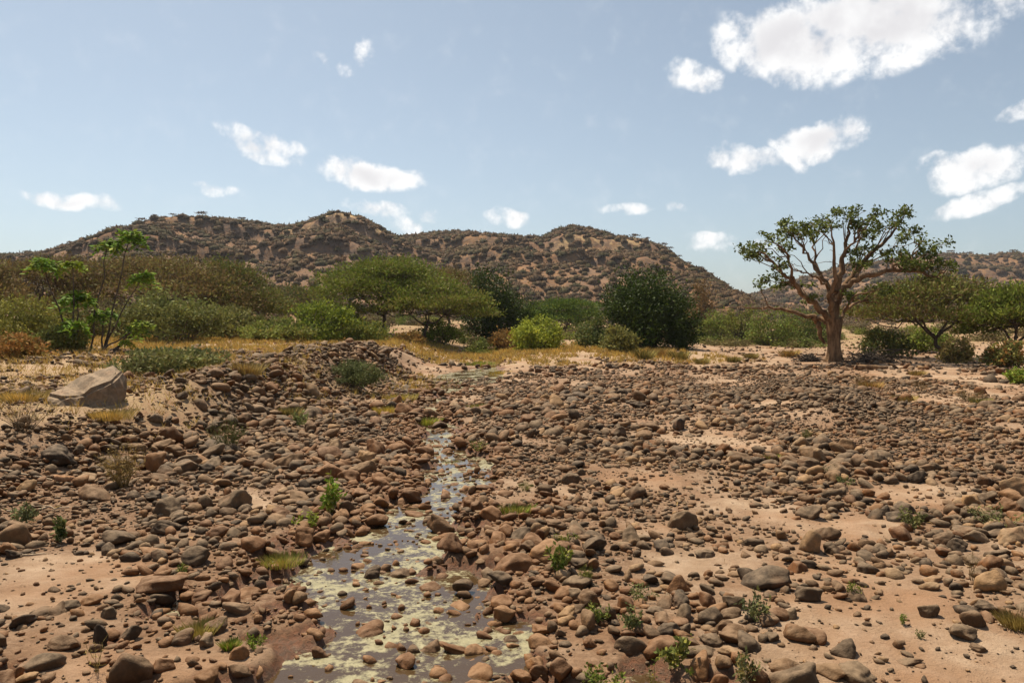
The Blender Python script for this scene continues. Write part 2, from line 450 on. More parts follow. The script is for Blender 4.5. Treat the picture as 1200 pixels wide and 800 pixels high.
DM = np.array([
    [0, 0, 0, 0, 0, 0, 0, 0, .1, .3, .1, .1, 0],
    [0, 0, 0, 0, .2, 0, 0, 0, .1, .5, .3, .2, 0],
    [.1, .1, .2, .6, .9, .6, .1, .0, .15, .4, .4, .25, .1],
    [.12, .12, .2, .9, 1, .3, .5, .75, .75, .55, .75, .25, .15],
    [.15, .12, .25, .95, .7, .6, .8, .85, .85, .6, 1.1, .4, .35],
    [.25, .22, .4, 1.1, .7, .85, .85, .85, .75, .65, 1.1, .55, .5],
    [.6, .7, .85, 1.1, 1, .9, .8, .75, .6, .55, 1.1, .6, .55],
    [.75, .9, 1, 1.1, 1, .9, .75, .65, .5, .5, .9, .5, .7],
    [1, 1.1, 1, .9, 1.1, .95, .8, .7, .5, .5, .5, .5, .75],
    [1, 1, .75, .9, 1.1, .9, .85, .8, .6, .5, .35, .7, .6],
    [.6, .45, .95, 1, 1, .9, .9, .8, .5, .3, .6, .6, .6],
    [.4, .65, .9, .85, .7, .8, .85, .75, .6, .45, .25, .4, .9],
    [.6, .6, .65, .9, .6, 1, .8, .7, .8, .35, .3, .1, .3],
    [.7, .3, .25, .65, .6, 1, .7, .5, .35, .45, .4, .05, .15]])
SAND = [(840, 517, 55, 11), (755, 560, 42, 12), (905, 596, 62, 16), (812, 655, 60, 17), (1030, 712, 110, 34), (1110, 775, 130, 30), (955, 672, 60, 16), (770, 616, 50, 12), (690, 575, 32, 9),
        (100, 672, 85, 20), (35, 712, 60, 16), (165, 782, 90, 16), (285, 586, 45, 9), (985, 620, 60, 12), (1080, 580, 60, 10), (640, 520, 40, 7), (900, 470, 50, 5)]
def stone_density(x, y):
    z = h(x, y)
    u, v, _ = project(x, np.maximum(y, 4), z)
    u = np.clip(u, 0, 1199.9); v = np.clip(v, DV[0], DV[-1] - .01)
    iu = np.minimum((u / 100).astype(int), 11); fu = u / 100 - iu
    iv = np.clip(np.searchsorted(DV, v, side='right') - 1, 0, len(DV) - 2)
    fv = (v - DV[iv]) / (DV[iv + 1] - DV[iv])
    d = (DM[iv, iu] * (1 - fu) + DM[iv, iu + 1] * fu) * (1 - fv) + (DM[iv + 1, iu] * (1 - fu) + DM[iv + 1, iu + 1] * fu) * fv
    wu = u + (fbm(x * .8, y * .8, 3, 51) - .5) * 90; wv = v + (fbm(x * .8 + 40, y * .8, 3, 52) - .5) * 26
    for (pu, pv, ru, rv) in SAND:
        e = ((wu - pu) / ru) ** 2 + ((wv - pv) / rv) ** 2
        d = d * (1 - .75 * sstep(1.5, .5, e))
    n = fbm(x * .55, y * .4, 4, 41)
    d = d * 1.25 - .06 + (n - .5) * 2.0
    lv = np.exp(-((x - np.interp(y, [14, 20, 26, 34, 42, 48], [-9.9, -9.6, -8.9, -8.3, -7.7, -7.6])) / 1.7) ** 2) * sstep(15, 21, y) * sstep(49, 42, y)
    d = np.maximum(d, 1.15 * sstep(.25, .6, lv) * sstep(20, 25, y))
    return np.clip(d, 0, 1.1) * (y < 130)
gravel = stone_density(GX, GY)
ground = link('ground', mk_mesh('ground', np.stack([GX, GY, GZ], 1), GF, M_GROUND, True,
              attrs=dict(wet=wet, grass=grass_mask(GX, GY), far=sstep(70, 110, GY), gravel=np.clip(gravel, 0, 1))), kind='structure')

# water of the stream
wy = np.concatenate([np.arange(4, 30, .5), np.arange(30, 68, 1.0)])
WV = []
for yy in wy:
    xc = np.interp(yy, SY, SX); wd = np.interp(yy, SY, SW) * 1.9 + .3
    WV += [(xc - wd, yy, WATER_Z), (xc + wd, yy, WATER_Z)]
WF = [(2 * i, 2 * i + 1, 2 * i + 3, 2 * i + 2) for i in range(len(wy) - 1)]
link('stream_water', mk_mesh('stream_water', WV, WF, M_WATER), kind='structure')

# ------------------------------------------------------------------ hills
def make_hill(name, sil, D, F, seed, xr, ledge=None, nx=320, ny=110, rough=1.0):
    su = np.array([p[0] for p in sil], float); sv = np.array([p[1] for p in sil], float)
    sx = (su - 600) / FPX * D; sz = CAM_H + (375 - sv - 7) / FPX * D
    X = np.linspace(xr[0], xr[1], nx)[None, :].repeat(ny, 0)
    T = np.linspace(-.12, 1.5, ny)[:, None].repeat(nx, 1)
    Fx = F + (fbm(X[0] * .012, X[0] * 0 + seed, 3, seed) - .5) * (D - F) * .55
    Y = Fx[None, :] + T * (D - Fx[None, :])
    def zfun(x, y):
        ridge = np.interp(x * (D / np.maximum(y, 1)) ** .35, sx, sz)
        fx = F + (fbm(x * .012, x * 0 + seed, 3, seed) - .5) * (D - F) * .55
        t = (y - fx) / (D - fx)
        tt = np.clip(t, 0, 1)
        p = .30 * sstep(0, .5, tt) + .22 * sstep(.42, .62, tt) + .48 * sstep(.5, 1.0, tt) ** .9
        p = .30 * sstep(0, .5, tt) + .36 * tt + .13 * sstep(.50, .545, tt + (fbm(x * .02, y * .02, 3, seed + 9) - .5) * .12) + .10 * sstep(.80, .84, tt + (fbm(x * .025, y * .02, 3, seed + 12) - .5) * .1) + .11 * sstep(.55, 1, tt)
        p = np.where(t > 1, 1 - sstep(1, 1.9, t) * .8, p)
        zz = (ridge - 1.5) * p + 1.5
        gul = (fbm(x * .022, y * .006, 4, seed + 5) - .5)
        zz = zz + gul * 26 * rough * np.clip(tt * (1 - tt) * 4, 0, 1)
        zz = zz + (fbm(x * .06, y * .06, 4, seed + 7) - .5) * 3.5 * np.clip(tt * 4, 0, 1)
        zz = np.where(t < 0, 1.5 + t * 60, zz)
        return zz, t
    Z, t = zfun(X, Y)
    led = np.zeros_like(Z)
    if ledge: 
        for (u0, u1, t0, t1) in ledge:
            uu = 600 + FPX * X / Y
            led = np.maximum(led, sstep(u0, u0 + 25, uu) * sstep(u1, u1 - 25, uu) * sstep(t0, t0 + .03, t) * sstep(t1, t1 - .03, t))
    i = np.arange(ny - 1)[:, None] * nx; j = np.arange(nx - 1)[None, :]
    FF = np.stack([i + j, i + j + 1, i + nx + j + 1, i + nx + j], -1).reshape(-1, 4)
    link(name, mk_mesh(name, np.stack([X.ravel(), Y.ravel(), Z.ravel()], 1), FF, M_HILL, True, attrs=dict(ledge=led.ravel())), kind='structure')
    return zfun
SIL_A = [(-500, 330), (-250, 312), (-100, 303), (0, 294), (60, 288), (100, 281), (135, 269), (165, 262), (230, 255), (290, 255), (340, 262), (365, 257), (385, 251), (405, 249), (428, 254), (445, 262), (458, 270), (500, 288), (560, 312), (620, 338), (700, 365), (780, 376)]
SIL_B = [(300, 300), (400, 282), (455, 274), (480, 272), (510, 267), (560, 269), (610, 274), (638, 273), (652, 264), (668, 261), (690, 264), (720, 274), (745, 275), (770, 284), (800, 303), (835, 328), (870, 345), (930, 362), (1000, 374)]
SIL_C = [(700, 372), (820, 352), (870, 345), (920, 327), (985, 308), (1060, 297), (1110, 293), (1150, 296), (1200, 290), (1300, 283), (1400, 286), (1600, 300)]
zA = make_hill('hill', SIL_A, 470, 270, 3, (-560, 90), [(330, 470, .80, .9), (290, 400, .55, .62)])
zB = make_hill('hill', SIL_B, 540, 300, 11, (-190, 235), [(640, 760, .78, .88), (560, 640, .6, .66)])
zC = make_hill('hill', SIL_C, 900, 560, 19, (100, 1000), None, 260, 80, 1.4)

print('t', round(time.time() - _t0, 1))
# ------------------------------------------------------------------ stones
def ico(level):
    t = (1 + 5 ** .5) / 2
    V = [(-1, t, 0), (1, t, 0), (-1, -t, 0), (1, -t, 0), (0, -1, t), (0, 1, t), (0, -1, -t), (0, 1, -t), (t, 0, -1), (t, 0, 1), (-t, 0, -1), (-t, 0, 1)]
    F = [(0, 11, 5), (0, 5, 1), (0, 1, 7), (0, 7, 10), (0, 10, 11), (1, 5, 9), (5, 11, 4), (11, 10, 2), (10, 7, 6), (7, 1, 8), (3, 9, 4), (3, 4, 2), (3, 2, 6), (3, 6, 8), (3, 8, 9), (4, 9, 5), (2, 4, 11), (6, 2, 10), (8, 6, 7), (9, 8, 1)]
    V = [np.array(v, float) / np.linalg.norm(v) for v in V]
    for _ in range(level):
        mid = {}; F2 = []
        def m(a, b):
            key = (min(a, b), max(a, b))
            if key not in mid:
                q = V[a] + V[b]; V.append(q / np.linalg.norm(q)); mid[key] = len(V) - 1
            return mid[key]
        for a, b, c in F:
            ab, bc, ca = m(a, b), m(b, c), m(c, a)
            F2 += [(a, ab, ca), (b, bc, ab), (c, ca, bc), (ab, bc, ca)]
        F = F2
    return np.array(V), np.array(F)
ICO = [ico(i) for i in range(4)]
OCT = (np.array([(1, 0, 0), (-1, 0, 0), (0, 1, 0), (0, -1, 0), (0, 0, 1), (0, 0, -1)], float), np.array([(0, 2, 4), (2, 1, 4), (1, 3, 4), (3, 0, 4), (2, 0, 5), (1, 2, 5), (3, 1, 5), (0, 3, 5)]))
ICO.append(OCT)
NP = 30
class Proto: pass
PROTOS = []
for i in range(NP):
    p = Proto(); r = np.random.default_rng(100 + i)
    npl = r.integers(9, 18)
    p.N = r.normal(size=(npl, 3)); p.N /= np.linalg.norm(p.N, axis=1)[:, None]
    p.D = .62 + .38 * r.random(npl)
    p.k = [5, 7, 9, 12, 18, 26][i % 6]
    p.fr = r.normal(size=(5, 3)) * 2.6; p.ph = r.random(5) * 6
    p.ang = p.k > 15
    PROTOS.append(p)
def proto_shape(p, n):
    q = np.clip(n @ p.N.T, 0, None) / p.D
    r = (np.sum(q ** p.k, 1) + .35 ** p.k) ** (-1 / p.k)
    r = np.minimum(r, 1.45)
    r = r * (1 + .055 * np.sin(n @ p.fr.T * 1.6 + p.ph).sum(1) / 2)
    V = n * r[:, None]
    return V / np.abs(V).max(0)
PSH = [[proto_shape(p, ICO[l][0]) for l in range(5)] for p in PROTOS]

GREY = [(.095, .067, .044), (.12, .085, .055), (.155, .113, .075), (.068, .050, .036), (.195, .142, .095)]
BROWN = [(.145, .085, .044), (.175, .103, .054), (.12, .074, .041), (.21, .132, .072)]
RUST = [(.18, .085, .034), (.22, .108, .045), (.155, .074, .032), (.26, .14, .064)]
TAN = [(.30, .21, .13), (.34, .22, .115)]
CNAME = {}
for cs, nm in ((GREY, 'dark grey'), (BROWN, 'brown'), (RUST, 'rust brown'), (TAN, 'tan')):
    for c in cs: CNAME[c] = nm
CNAME[GREY[4]] = 'pale grey'; CNAME[GREY[2]] = 'grey'

cells = {}
CS = .5
def fits(x, y, r, tol):
    ci, cj = int(math.floor(x / CS)), int(math.floor(y / CS))
    for a in (-1, 0, 1):
        for b in (-1, 0, 1):
            for (px, py, pr) in cells.get((ci + a, cj + b), ()):
                m = (pr + r) * tol
                if (px - x) ** 2 + (py - y) ** 2 < m * m: return False
    return True
def occupy(x, y, r): cells.setdefault((int(math.floor(x / CS)), int(math.floor(y / CS))), []).append((x, y, r))

# hand-placed stones: photo pixel at the foot, width px, height/width, tone, angular?, yaw, label
KEY = [
    (430, 755, 42, .70, RUST[2], 0, 10, 'large round brown stone alone among the pale algae of the stream'),
    (635, 750, 38, .55, RUST[1], 0, -40, 'smooth elongated orange stone lying slantwise at the edge of the algae'),
    (735, 768, 50, .58, GREY[0], 0, 0, 'broad dark humped boulder beside a small flowering weed at the algae pool'),
    (690, 762, 26, .75, RUST[0], 0, 60, 'orange-brown stone wedged between water edge and dark humped boulder'),
    (835, 732, 40, .62, GREY[0], 0, 20, 'dark oblong boulder leaning in a clump of stones on the sand'),
    (862, 715, 30, .75, GREY[1], 1, 0, 'dark blocky stone standing behind the oblong boulder of the clump'),
    (800, 712, 30, .7, GREY[3], 0, 50, 'rounded blackish stone at the end of the clump on the sand'),
    (852, 742, 26, .6, BROWN[0], 0, 0, 'squat brown stone in front of the dark oblong boulder'),
    (1092, 724, 27, .78, GREY[1], 1, 10, 'dark cube-like block standing alone on bare sand'),
    (997, 772, 44, .52, GREY[0], 0, 0, 'dark flat-topped stone on bare sand above a tilted grey slab'),
    (1010, 803, 58, .45, GREY[2], 1, -50, 'long tilted grey slab half sunk in bare sand'),
    (1072, 782, 34, .30, GREY[1], 0, -30, 'thin dark flat stone lying slantwise on open sand'),
    (1168, 694, 46, .74, TAN[1], 0, 0, 'big rounded ochre boulder above a heap of dark stones'),
    (1190, 637, 40, .65, TAN[0], 0, 10, 'smooth pale tan boulder beside a grey-green weed'),
    (1135, 750, 34, .60, GREY[1], 1, -30, 'angular dark grey block at the foot of the stone heap'),
    (1150, 765, 26, .40, BROWN[2], 0, -10, 'flat brown stone lying just below the angular dark block'),
    (1160, 722, 36, .55, GREY[0], 1, 20, 'jagged dark stone in the heap beneath the ochre boulder'),
    (950, 705, 34, .72, GREY[0], 0, -15, 'rounded grey boulder casting shade on bare sand beside small stones'),
    (930, 728, 26, .72, GREY[2], 0, 0, 'egg-shaped grey stone on the sand edge'),
    (113, 755, 27, 1.3, GREY[3], 0, 0, 'upright dark stone standing on end in the sand'),
    (151, 752, 28, .85, GREY[0], 0, 0, 'rounded dark grey cobble next to the upright stone'),
    (48, 787, 52, .45, GREY[1], 0, 8, 'long flat grey-brown stone on sand'),
    (74, 763, 44, .45, BROWN[0], 1, -8, 'flat angular brown stone beside the long flat stone'),
    (80, 716, 32, .5, GREY[1], 0, 0, 'smooth oval grey stone lying on pale sand'),
    (102, 712, 32, .52, RUST[3], 0, -10, 'bright rusty orange oval stone on pale sand'),
    (187, 712, 30, .75, GREY[0], 0, 0, 'round dark stone against the long rusty slab'),
    (182, 705, 62, .36, RUST[2], 0, 14, 'long rusty slab lying sloped amid cobbles'),
    (505, 775, 44, .62, BROWN[0], 0, 10, 'large grey-brown domed stone surrounded by wet rusty stones'),
    (470, 772, 24, .95, RUST[2], 0, 0, 'tall narrow dark stone beside the domed stone in the stream'),
    (435, 682, 22, .9, GREY[0], 0, 0, 'small dark upright cobble by the upper algae patch'),
    (210, 757, 28, .8, GREY[0], 0, 0, 'roundish dark cobble near yellowing grass by the stream'),
    (275, 775, 28, .85, RUST[3], 0, 50, 'orange slanted stone at the pool edge'),
    (62, 545, 44, .72, GREY[3], 1, 20, 'dark broken angular rock with a fractured face on the stony bank'),
    (193, 520, 40, .62, RUST[2], 1, 0, 'reddish blocky boulder half buried in the stony bank'),
    (250, 632, 30, .75, RUST[2], 0, 0, 'reddish round boulder near the sand strip of the cobble bank'),
    (185, 628, 36, .62, GREY[0], 0, 0, 'big dark rounded cobble on the bank beside the sand strip'),
    (10, 640, 46, .8, BROWN[3], 0, 0, 'big brown boulder with flat face beside bleached sticks'),
    (105, 588, 52, .45, BROWN[1], 1, 0, 'wide flat brown slab lying on the stony bank'),
    (175, 655, 44, .4, RUST[3], 0, 0, 'flat tan-orange slab among dark cobbles'),
    (445, 590, 22, .7, RUST[0], 0, 0, 'rusty boulder at the head of the algae pool'),
    (488, 612, 32, .62, RUST[0], 0, 0, 'rusty stone sitting in the middle of the algae pool'),
    (748, 478, 20, .7, GREY[3], 0, 0, 'dark round boulder rising above the far cobble field'),
    (802, 482, 22, .6, GREY[3], 0, 0, 'dark boulder with smaller stones against it in the cobble field'),
    (1040, 605, 24, .8, GREY[3], 0, 0, 'dark round stone at the rim of the gravel beside weeds'),
    (1110, 640, 28, .7, BROWN[2], 0, 0, 'brown boulder with two small stones against it near the tan boulder'),
    (540, 700, 30, .55, GREY[1], 0, 20, 'blackish stone near the thin branch of water'),
    (585, 695, 32, .65, GREY[0], 0, 0, 'dark rounded boulder on the bank of the shallow pool'),
    (1005, 700, 24, .7, BROWN[0], 0, 0, 'brown stone at the tail of the gravel spit'),
]
stones = []   # dicts
def put_stone(x, y, a, b, c, tint, proto, yaw, tilt, sink, label=None, lift=0.0):
    stones.append(dict(x=x, y=y, a=a, b=b, c=c, t=tint, p=proto, yaw=yaw, tx=tilt[0], ty=tilt[1], s=sink, label=label, lift=lift))
for (u, v, wpx, asp, tint, ang, yaw, lab) in KEY:
    x, y = ground_hit(u, v)
    d = math.hypot(y, 0)
    a = wpx / FPX * d * .5
    y += a * .5
    c = a * asp * .98 if asp < 1.05 else a * asp
    b = a * random.uniform(.62, .85)
    pr = random.choice([i for i in range(NP) if PROTOS[i].ang == bool(ang)])
    put_stone(x, y, a, b, c, tint, pr, R(yaw), (random.uniform(-.1, .1), random.uniform(-.1, .1)), .30, lab)
    occupy(x, y, (a + b) / 2)

def scatter(n, y0, y1, rmin, rmax, power, dens_mul, tol, thr=0.0):
    yy = np.sqrt(rng.random(n) * (y1 ** 2 - y0 ** 2) + y0 ** 2)
    xx = (rng.random(n) * 2 - 1) * (2.0 + yy * .76)
    dn = stone_density(xx, yy)
    q = stream_q(xx, yy)
    far_pool = ((xx + 2.55 - (yy - 43) * .06) / 2.3) ** 2 + ((yy - 43) / 10.0) ** 2 < 1
    dn = np.where(far_pool, dn * .12, dn)
    inw = (q > .15) & (yy < 62)
    dn = np.where((q > -.6) & (yy < 45), np.maximum(dn, .75), dn)
    dn = np.where(inw, np.minimum(dn, .9) * .6, dn)
    clus = sstep(.36, .60, fbm(xx * 1.1 + 9, yy * .8, 4, int(rmin * 1000), .6)) if rmin > .02 else 1
    clus = np.where(dn > .9, .6 + .4 * clus, .12 + .88 * clus)
    if rmin < .03: dn = np.maximum(dn, .3)
    keep = rng.random(n) < np.clip(dn - thr, 0, 1) * dens_mul * clus * (1 + 1.2 * (dn > 1.05) * (rmin > .12))
    xx, yy, q, dn = xx[keep], yy[keep], q[keep], dn[keep]
    rr = rmin * (rmax / rmin) ** (rng.random(len(xx)) ** power)
    rr = rr * (.62 + .8 * sstep(.25, .75, fbm(xx * .3 + 3, yy * .22, 4, 88)))
    order = np.argsort(-rr)
    bt = bank_t(xx, yy)
    ridge = np.exp(-(((xx - 11.5 - (yy - 32) * .12) / 3) ** 2 + ((yy - 30) / 9.0) ** 2))
    out = 0
    for i in order:
        x, y, r = float(xx[i]), float(yy[i]), float(rr[i])
        tl = tol * (.8 if (bt[i] > 0 or ridge[i] > .4) else 1)
        if not fits(x, y, r, tl): continue
        occupy(x, y, r)
        u = random.random()
        if q[i] > -.75 and y < 40: pal = RUST if u < .72 else (BROWN if u < .9 else GREY)
        elif ridge[i] > .35: pal = GREY if u < .75 else BROWN
        else: pal = GREY if u < .46 else (BROWN if u < .76 else (RUST if u < .92 else TAN))
        tint = random.choice(pal)
        a = r * random.uniform(.95, 1.25); b = a * random.uniform(.6, .95)
        c = a * (random.uniform(.38, .6) if random.random() < .62 else random.uniform(.58, .85))
        tl = .12 if r < .1 else .2
        lift = random.uniform(0, .9) * r if (bt[i] > .5 or ridge[i] > .4) and r < .12 else 0
        put_stone(x, y, a, b, c, tint, random.randrange(NP) if random.random() < .75 else random.choice([k for k in range(NP) if not PROTOS[k].ang]),
                  random.uniform(0, 6.28), (random.gauss(0, tl), random.gauss(0, tl)), random.uniform(.18, .42) if dn[i] > .5 else random.uniform(.28, .52), None, lift)
        out += 1
    return out
scatter(17000, 5.5, 60, .13, .27, 2.1, .55, .74)
scatter(96000, 5.5, 45, .05, .135, 1.3, 1.4, .62)
scatter(32000, 45, 120, .08, .2, 1.4, 1.15, .64)
scatter(52000, 5.0, 28, .022, .05, .8, .8, .62)

X_ = np.array([s['x'] for s in stones]); Y_ = np.array([s['y'] for s in stones])
Zg = h(X_, Y_)
for i, s in enumerate(stones):
    s['z'] = float(Zg[i]) + s['c'] * (1 - 2 * s['s']) + s['lift']
    if Zg[i] < WATER_Z - .01 and s['y'] < 62 and s['z'] + s['c'] * .55 < WATER_Z and random.random() < .6: s['z'] = WATER_Z + s['c'] * random.uniform(-.35, .45)   # rests on the stones below it
    u, v, dep = project(s['x'], s['y'], s['z'])
    s['u'], s['v'], s['px'] = u, v, 2 * FPX * s['a'] / dep
    s['in'] = (-10 < u < 1210) and v < 812
vis = sorted([s for s in stones if s['in'] and not s['label']], key=lambda s: -s['px'] * (s['c'] / s['a']) ** .5)
n_ind = 298 - len(KEY)
ind = [s for s in stones if s['label']] + vis[:n_ind]
indid = set(id(s) for s in ind)
PMESH = []
for i in range(NP):
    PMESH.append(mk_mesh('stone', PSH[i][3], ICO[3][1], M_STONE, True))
LAND = [(x_[0], x_[1], x_[7]) for x_ in KEY]
SHORT = ['the round stone amid the algae', 'the slanted orange stone by the algae', 'the broad dark humped boulder', 'the orange-brown wedged stone', 'the dark oblong boulder', 'the dark blocky stone of the clump',
    'the rounded blackish stone', 'the squat brown stone', 'the lone cube-like block', 'the dark flat-topped stone', 'the tilted grey slab', 'the thin dark flat stone', 'the big ochre boulder', 'the pale tan boulder',
    'the angular dark block', 'the flat brown stone', 'the jagged dark stone', 'the rounded grey boulder', 'the egg-shaped grey stone', 'the upright dark stone', 'the dark cobble by the upright stone', 'the long flat stone',
    'the flat angular brown stone', 'the oval grey stone', 'the bright rusty oval stone', 'the round dark stone by the slab', 'the long rusty slab', 'the domed grey-brown stone', 'the tall narrow stream stone',
    'the small upright cobble', 'the cobble near yellowing grass', 'the orange slanted stone', 'the fractured dark rock', 'the reddish blocky boulder', 'the reddish round boulder', 'the big dark bank cobble',
    'the flat-faced brown boulder', 'the wide brown slab', 'the flat tan-orange slab', 'the rusty boulder above the pool', 'the rusty stone amid the pool', 'the dark far-field boulder', 'the far boulder with small stones',
    'the dark stone by gravel weeds', 'the brown boulder with two stones', 'the blackish stone by thin water', 'the dark boulder by the pool', 'the brown gravel-spit stone']
LMK = [(s['x'], s['y'], SHORT[i]) for i, s in enumerate(stones[:len(KEY)])]
def setting_name(s):
    q = float(stream_q(np.array([s['x']]), np.array([s['y']]))[0]) if s['y'] < 62 else -9
    bt = float(bank_t(np.array([s['x']]), np.array([s['y']]))[0])
    if q > .2: return 'in the stream'
    if q > -.5: return 'at the water margin'
    if bt > .4: return 'on the cobble bank'
    if math.exp(-(((s['x'] - 11.5 - (s['y'] - 32) * .12) / 3) ** 2 + ((s['y'] - 30) / 9.0) ** 2)) > .35: return 'on the cobble ridge'
    d = float(stone_density(np.array([s['x']]), np.array([s['y']]))[0])
    return 'on sand' if d < .45 else 'among cobbles'
def place_name(s):
    L = min(LMK, key=lambda m: (m[0] - s['x']) ** 2 + (m[1] - s['y']) ** 2)
    return setting_name(s).replace('at the water margin', 'by water') + (' near ' if math.hypot(L[0] - s['x'], L[1] - s['y']) > .9 else ' beside ') + L[2]
for s in ind:
    o = bpy.data.objects.new('river_stone' if s['label'] is None else 'boulder' if s['px'] > 40 else 'river_stone', PMESH[s['p']])
    col.objects.link(o)
    o.location = (s['x'], s['y'], s['z']); o.rotation_euler = (s['tx'], s['ty'], s['yaw']); o.scale = (s['a'], s['b'], s['c'])
    o.color = c4(s['t'])
    if s['label']: o['label'] = s['label']
    else:
        ratio = s['c'] / s['a']
        shp = 'angular' if PROTOS[s['p']].ang else ('flat' if ratio < .48 else ('rounded' if s['b'] / s['a'] > .75 else 'oblong'))
        siz = 'large' if s['a'] > .24 else ('small' if s['a'] < .13 else '')
        o['label'] = ' '.join(f"{siz} {shp} {CNAME[s['t']]} stone {place_name(s)}".split())
    if len(o['label'].split()) > 16: o['label'] = o['label'].replace('large ', '').replace('small ', '', 1).replace('among cobbles ', '').replace('on the cobble bank ', '')
    o['category'] = 'stone'; o['group'] = 'stones of the dry riverbed'
# the rest as one field of cobbles
def build_field(name, lst, lod_of):
    groups = {}
    for s in lst: groups.setdefault((s['p'], lod_of(s)), []).append(s)
    VV, FF, TT = [], [], []; n0 = 0
    for (p, l), L in groups.items():
        P = PSH[p][l]; Fb = ICO[l][1]
        A = np.array([[s['a'], s['b'], s['c']] for s in L]); yaw = np.array([s['yaw'] for s in L])
        tx = np.array([s['tx'] for s in L]); ty = np.array([s['ty'] for s in L])
        V = P[None] * A[:, None, :]
        cy, sy = np.cos(yaw)[:, None], np.sin(yaw)[:, None]
        x = V[..., 0] * cy - V[..., 1] * sy; yv = V[..., 0] * sy + V[..., 1] * cy
        z = V[..., 2] + x * tx[:, None] + yv * ty[:, None]
        O = np.array([[s['x'], s['y'], s['z']] for s in L])
        V = np.stack([x, yv, z], -1) + O[:, None, :]
        m = len(P)
        VV.append(V.reshape(-1, 3)); FF.append((Fb[None] + (np.arange(len(L)) * m)[:, None, None] + n0).reshape(-1, 3))
        TT.append(np.repeat(np.array([s['t'] for s in L]), m, 0)); n0 += len(L) * m
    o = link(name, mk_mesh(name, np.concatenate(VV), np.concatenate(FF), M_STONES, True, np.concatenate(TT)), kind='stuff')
    return o
rest = [s for s in stones if id(s) not in indid]
f1 = build_field('cobbles', rest, lambda s: 2 if s['px'] > 34 else (1 if s['px'] > 11.5 else 0 if s['px'] > 4.2 else 4))
f1['label'] = 'countless small grey and brown cobbles covering the dry riverbed'; f1['category'] = 'cobbles'
print('stones', len(stones), 'field tris', len(f1.data.polygons))

# gravel and chips between the stones
ng = 42000
gy = np.sqrt(rng.random(ng) * (22 ** 2 - 25) + 25); gx = (rng.random(ng) * 2 - 1) * (1.5 + gy * .7)
gd = stone_density(gx, gy); gk = (rng.random(ng) < (.4 + gd * .6) * sstep(.34, .6, fbm(gx * 1.4, gy * 1.4, 4, 77))) & (stream_q(gx, gy) < .2)
gx, gy = gx[gk], gy[gk]; gz = h(gx, gy)
gs = []
for x, y, z in zip(gx, gy, gz):
    a = .009 + .03 * random.random() ** 2
    gs.append(dict(x=x, y=y, z=z + a * .25, a=a, b=a * random.uniform(.6, 1), c=a * random.uniform(.3, .6), p=random.randrange(NP), yaw=random.uniform(0, 6.3), tx=random.gauss(0, .2), ty=random.gauss(0, .2),
                   t=random.choice(GREY + BROWN + TAN)))
f2 = build_field('gravel', gs, lambda s: 4)
f2['label'] = 'fine gravel and stone chips strewn between cobbles on sand'; f2['category'] = 'gravel'

# large pale slab boulder on the bank
def slab_boulder():
    x, y = ground_hit(84, 478)
    L = 72 / FPX * y
    bx = np.array
    # outline of the tilted top (local metres, x along the picture, y away) and a ragged underside
    top = [(-.50, -.20, .20), (-.47, .14, .38), (-.14, .44, .58), (.28, .52, .74), (.48, .34, .70), (.46, -.02, .48), (.12, -.30, .26), (-.24, -.36, .18)]
    bot = [(-.55, -.24, -.1), (-.5, .2, -.1), (-.12, .45, -.1), (.32, .48, -.1), (.5, .26, -.1), (.40, -.12, -.1), (.08, -.42, -.1), (-.30, -.42, -.1)]
    import bmesh
    bm = bmesh.new()
    tv = [bm.verts.new((a * L, b * L, c * L * .8)) for a, b, c in top]; bv = [bm.verts.new((a * L, b * L, c * L)) for a, b, c in bot]
    bm.faces.new(tv)
    for i in range(8):
        j = (i + 1) % 8
        bm.faces.new((tv[i], bv[i], bv[j], tv[j]))
    bm.faces.new(bv[::-1])
    bmesh.ops.recalc_face_normals(bm, faces=bm.faces)
    bmesh.ops.bevel(bm, geom=list(bm.edges), offset=.05 * L, segments=2, affect='EDGES')
    bmesh.ops.triangulate(bm, faces=bm.faces)
    bmesh.ops.subdivide_edges(bm, edges=list(bm.edges), cuts=3, use_grid_fill=True)
    for v in bm.verts:
        n1 = float(vnoise(np.array([v.co.x * 2.3 + 3 * v.co.z]), np.array([v.co.y * 2.3 - 2 * v.co.z]), 5)[0] - .5)
        n2 = float(vnoise(np.array([v.co.x * 8 + 5 * v.co.z]), np.array([v.co.y * 8 + 6 * v.co.z]), 6)[0] - .5)
        v.co += v.co.normalized() * (n1 * .26 + n2 * .13)
    me = bpy.data.meshes.new('slab_boulder'); bm.to_mesh(me); bm.free()
    me.materials.append(M_STONE)
    o = link('slab_boulder', me, label='largest pale grey angular boulder with flat tilted top beside dry yellow grass', category='boulder')
    o.location = (x, y + .45 * L, hs(x, y + .3 * L) - .05); o.color = c4((.30, .24, .185))
slab_boulder()

print('t', round(time.time() - _t0, 1))
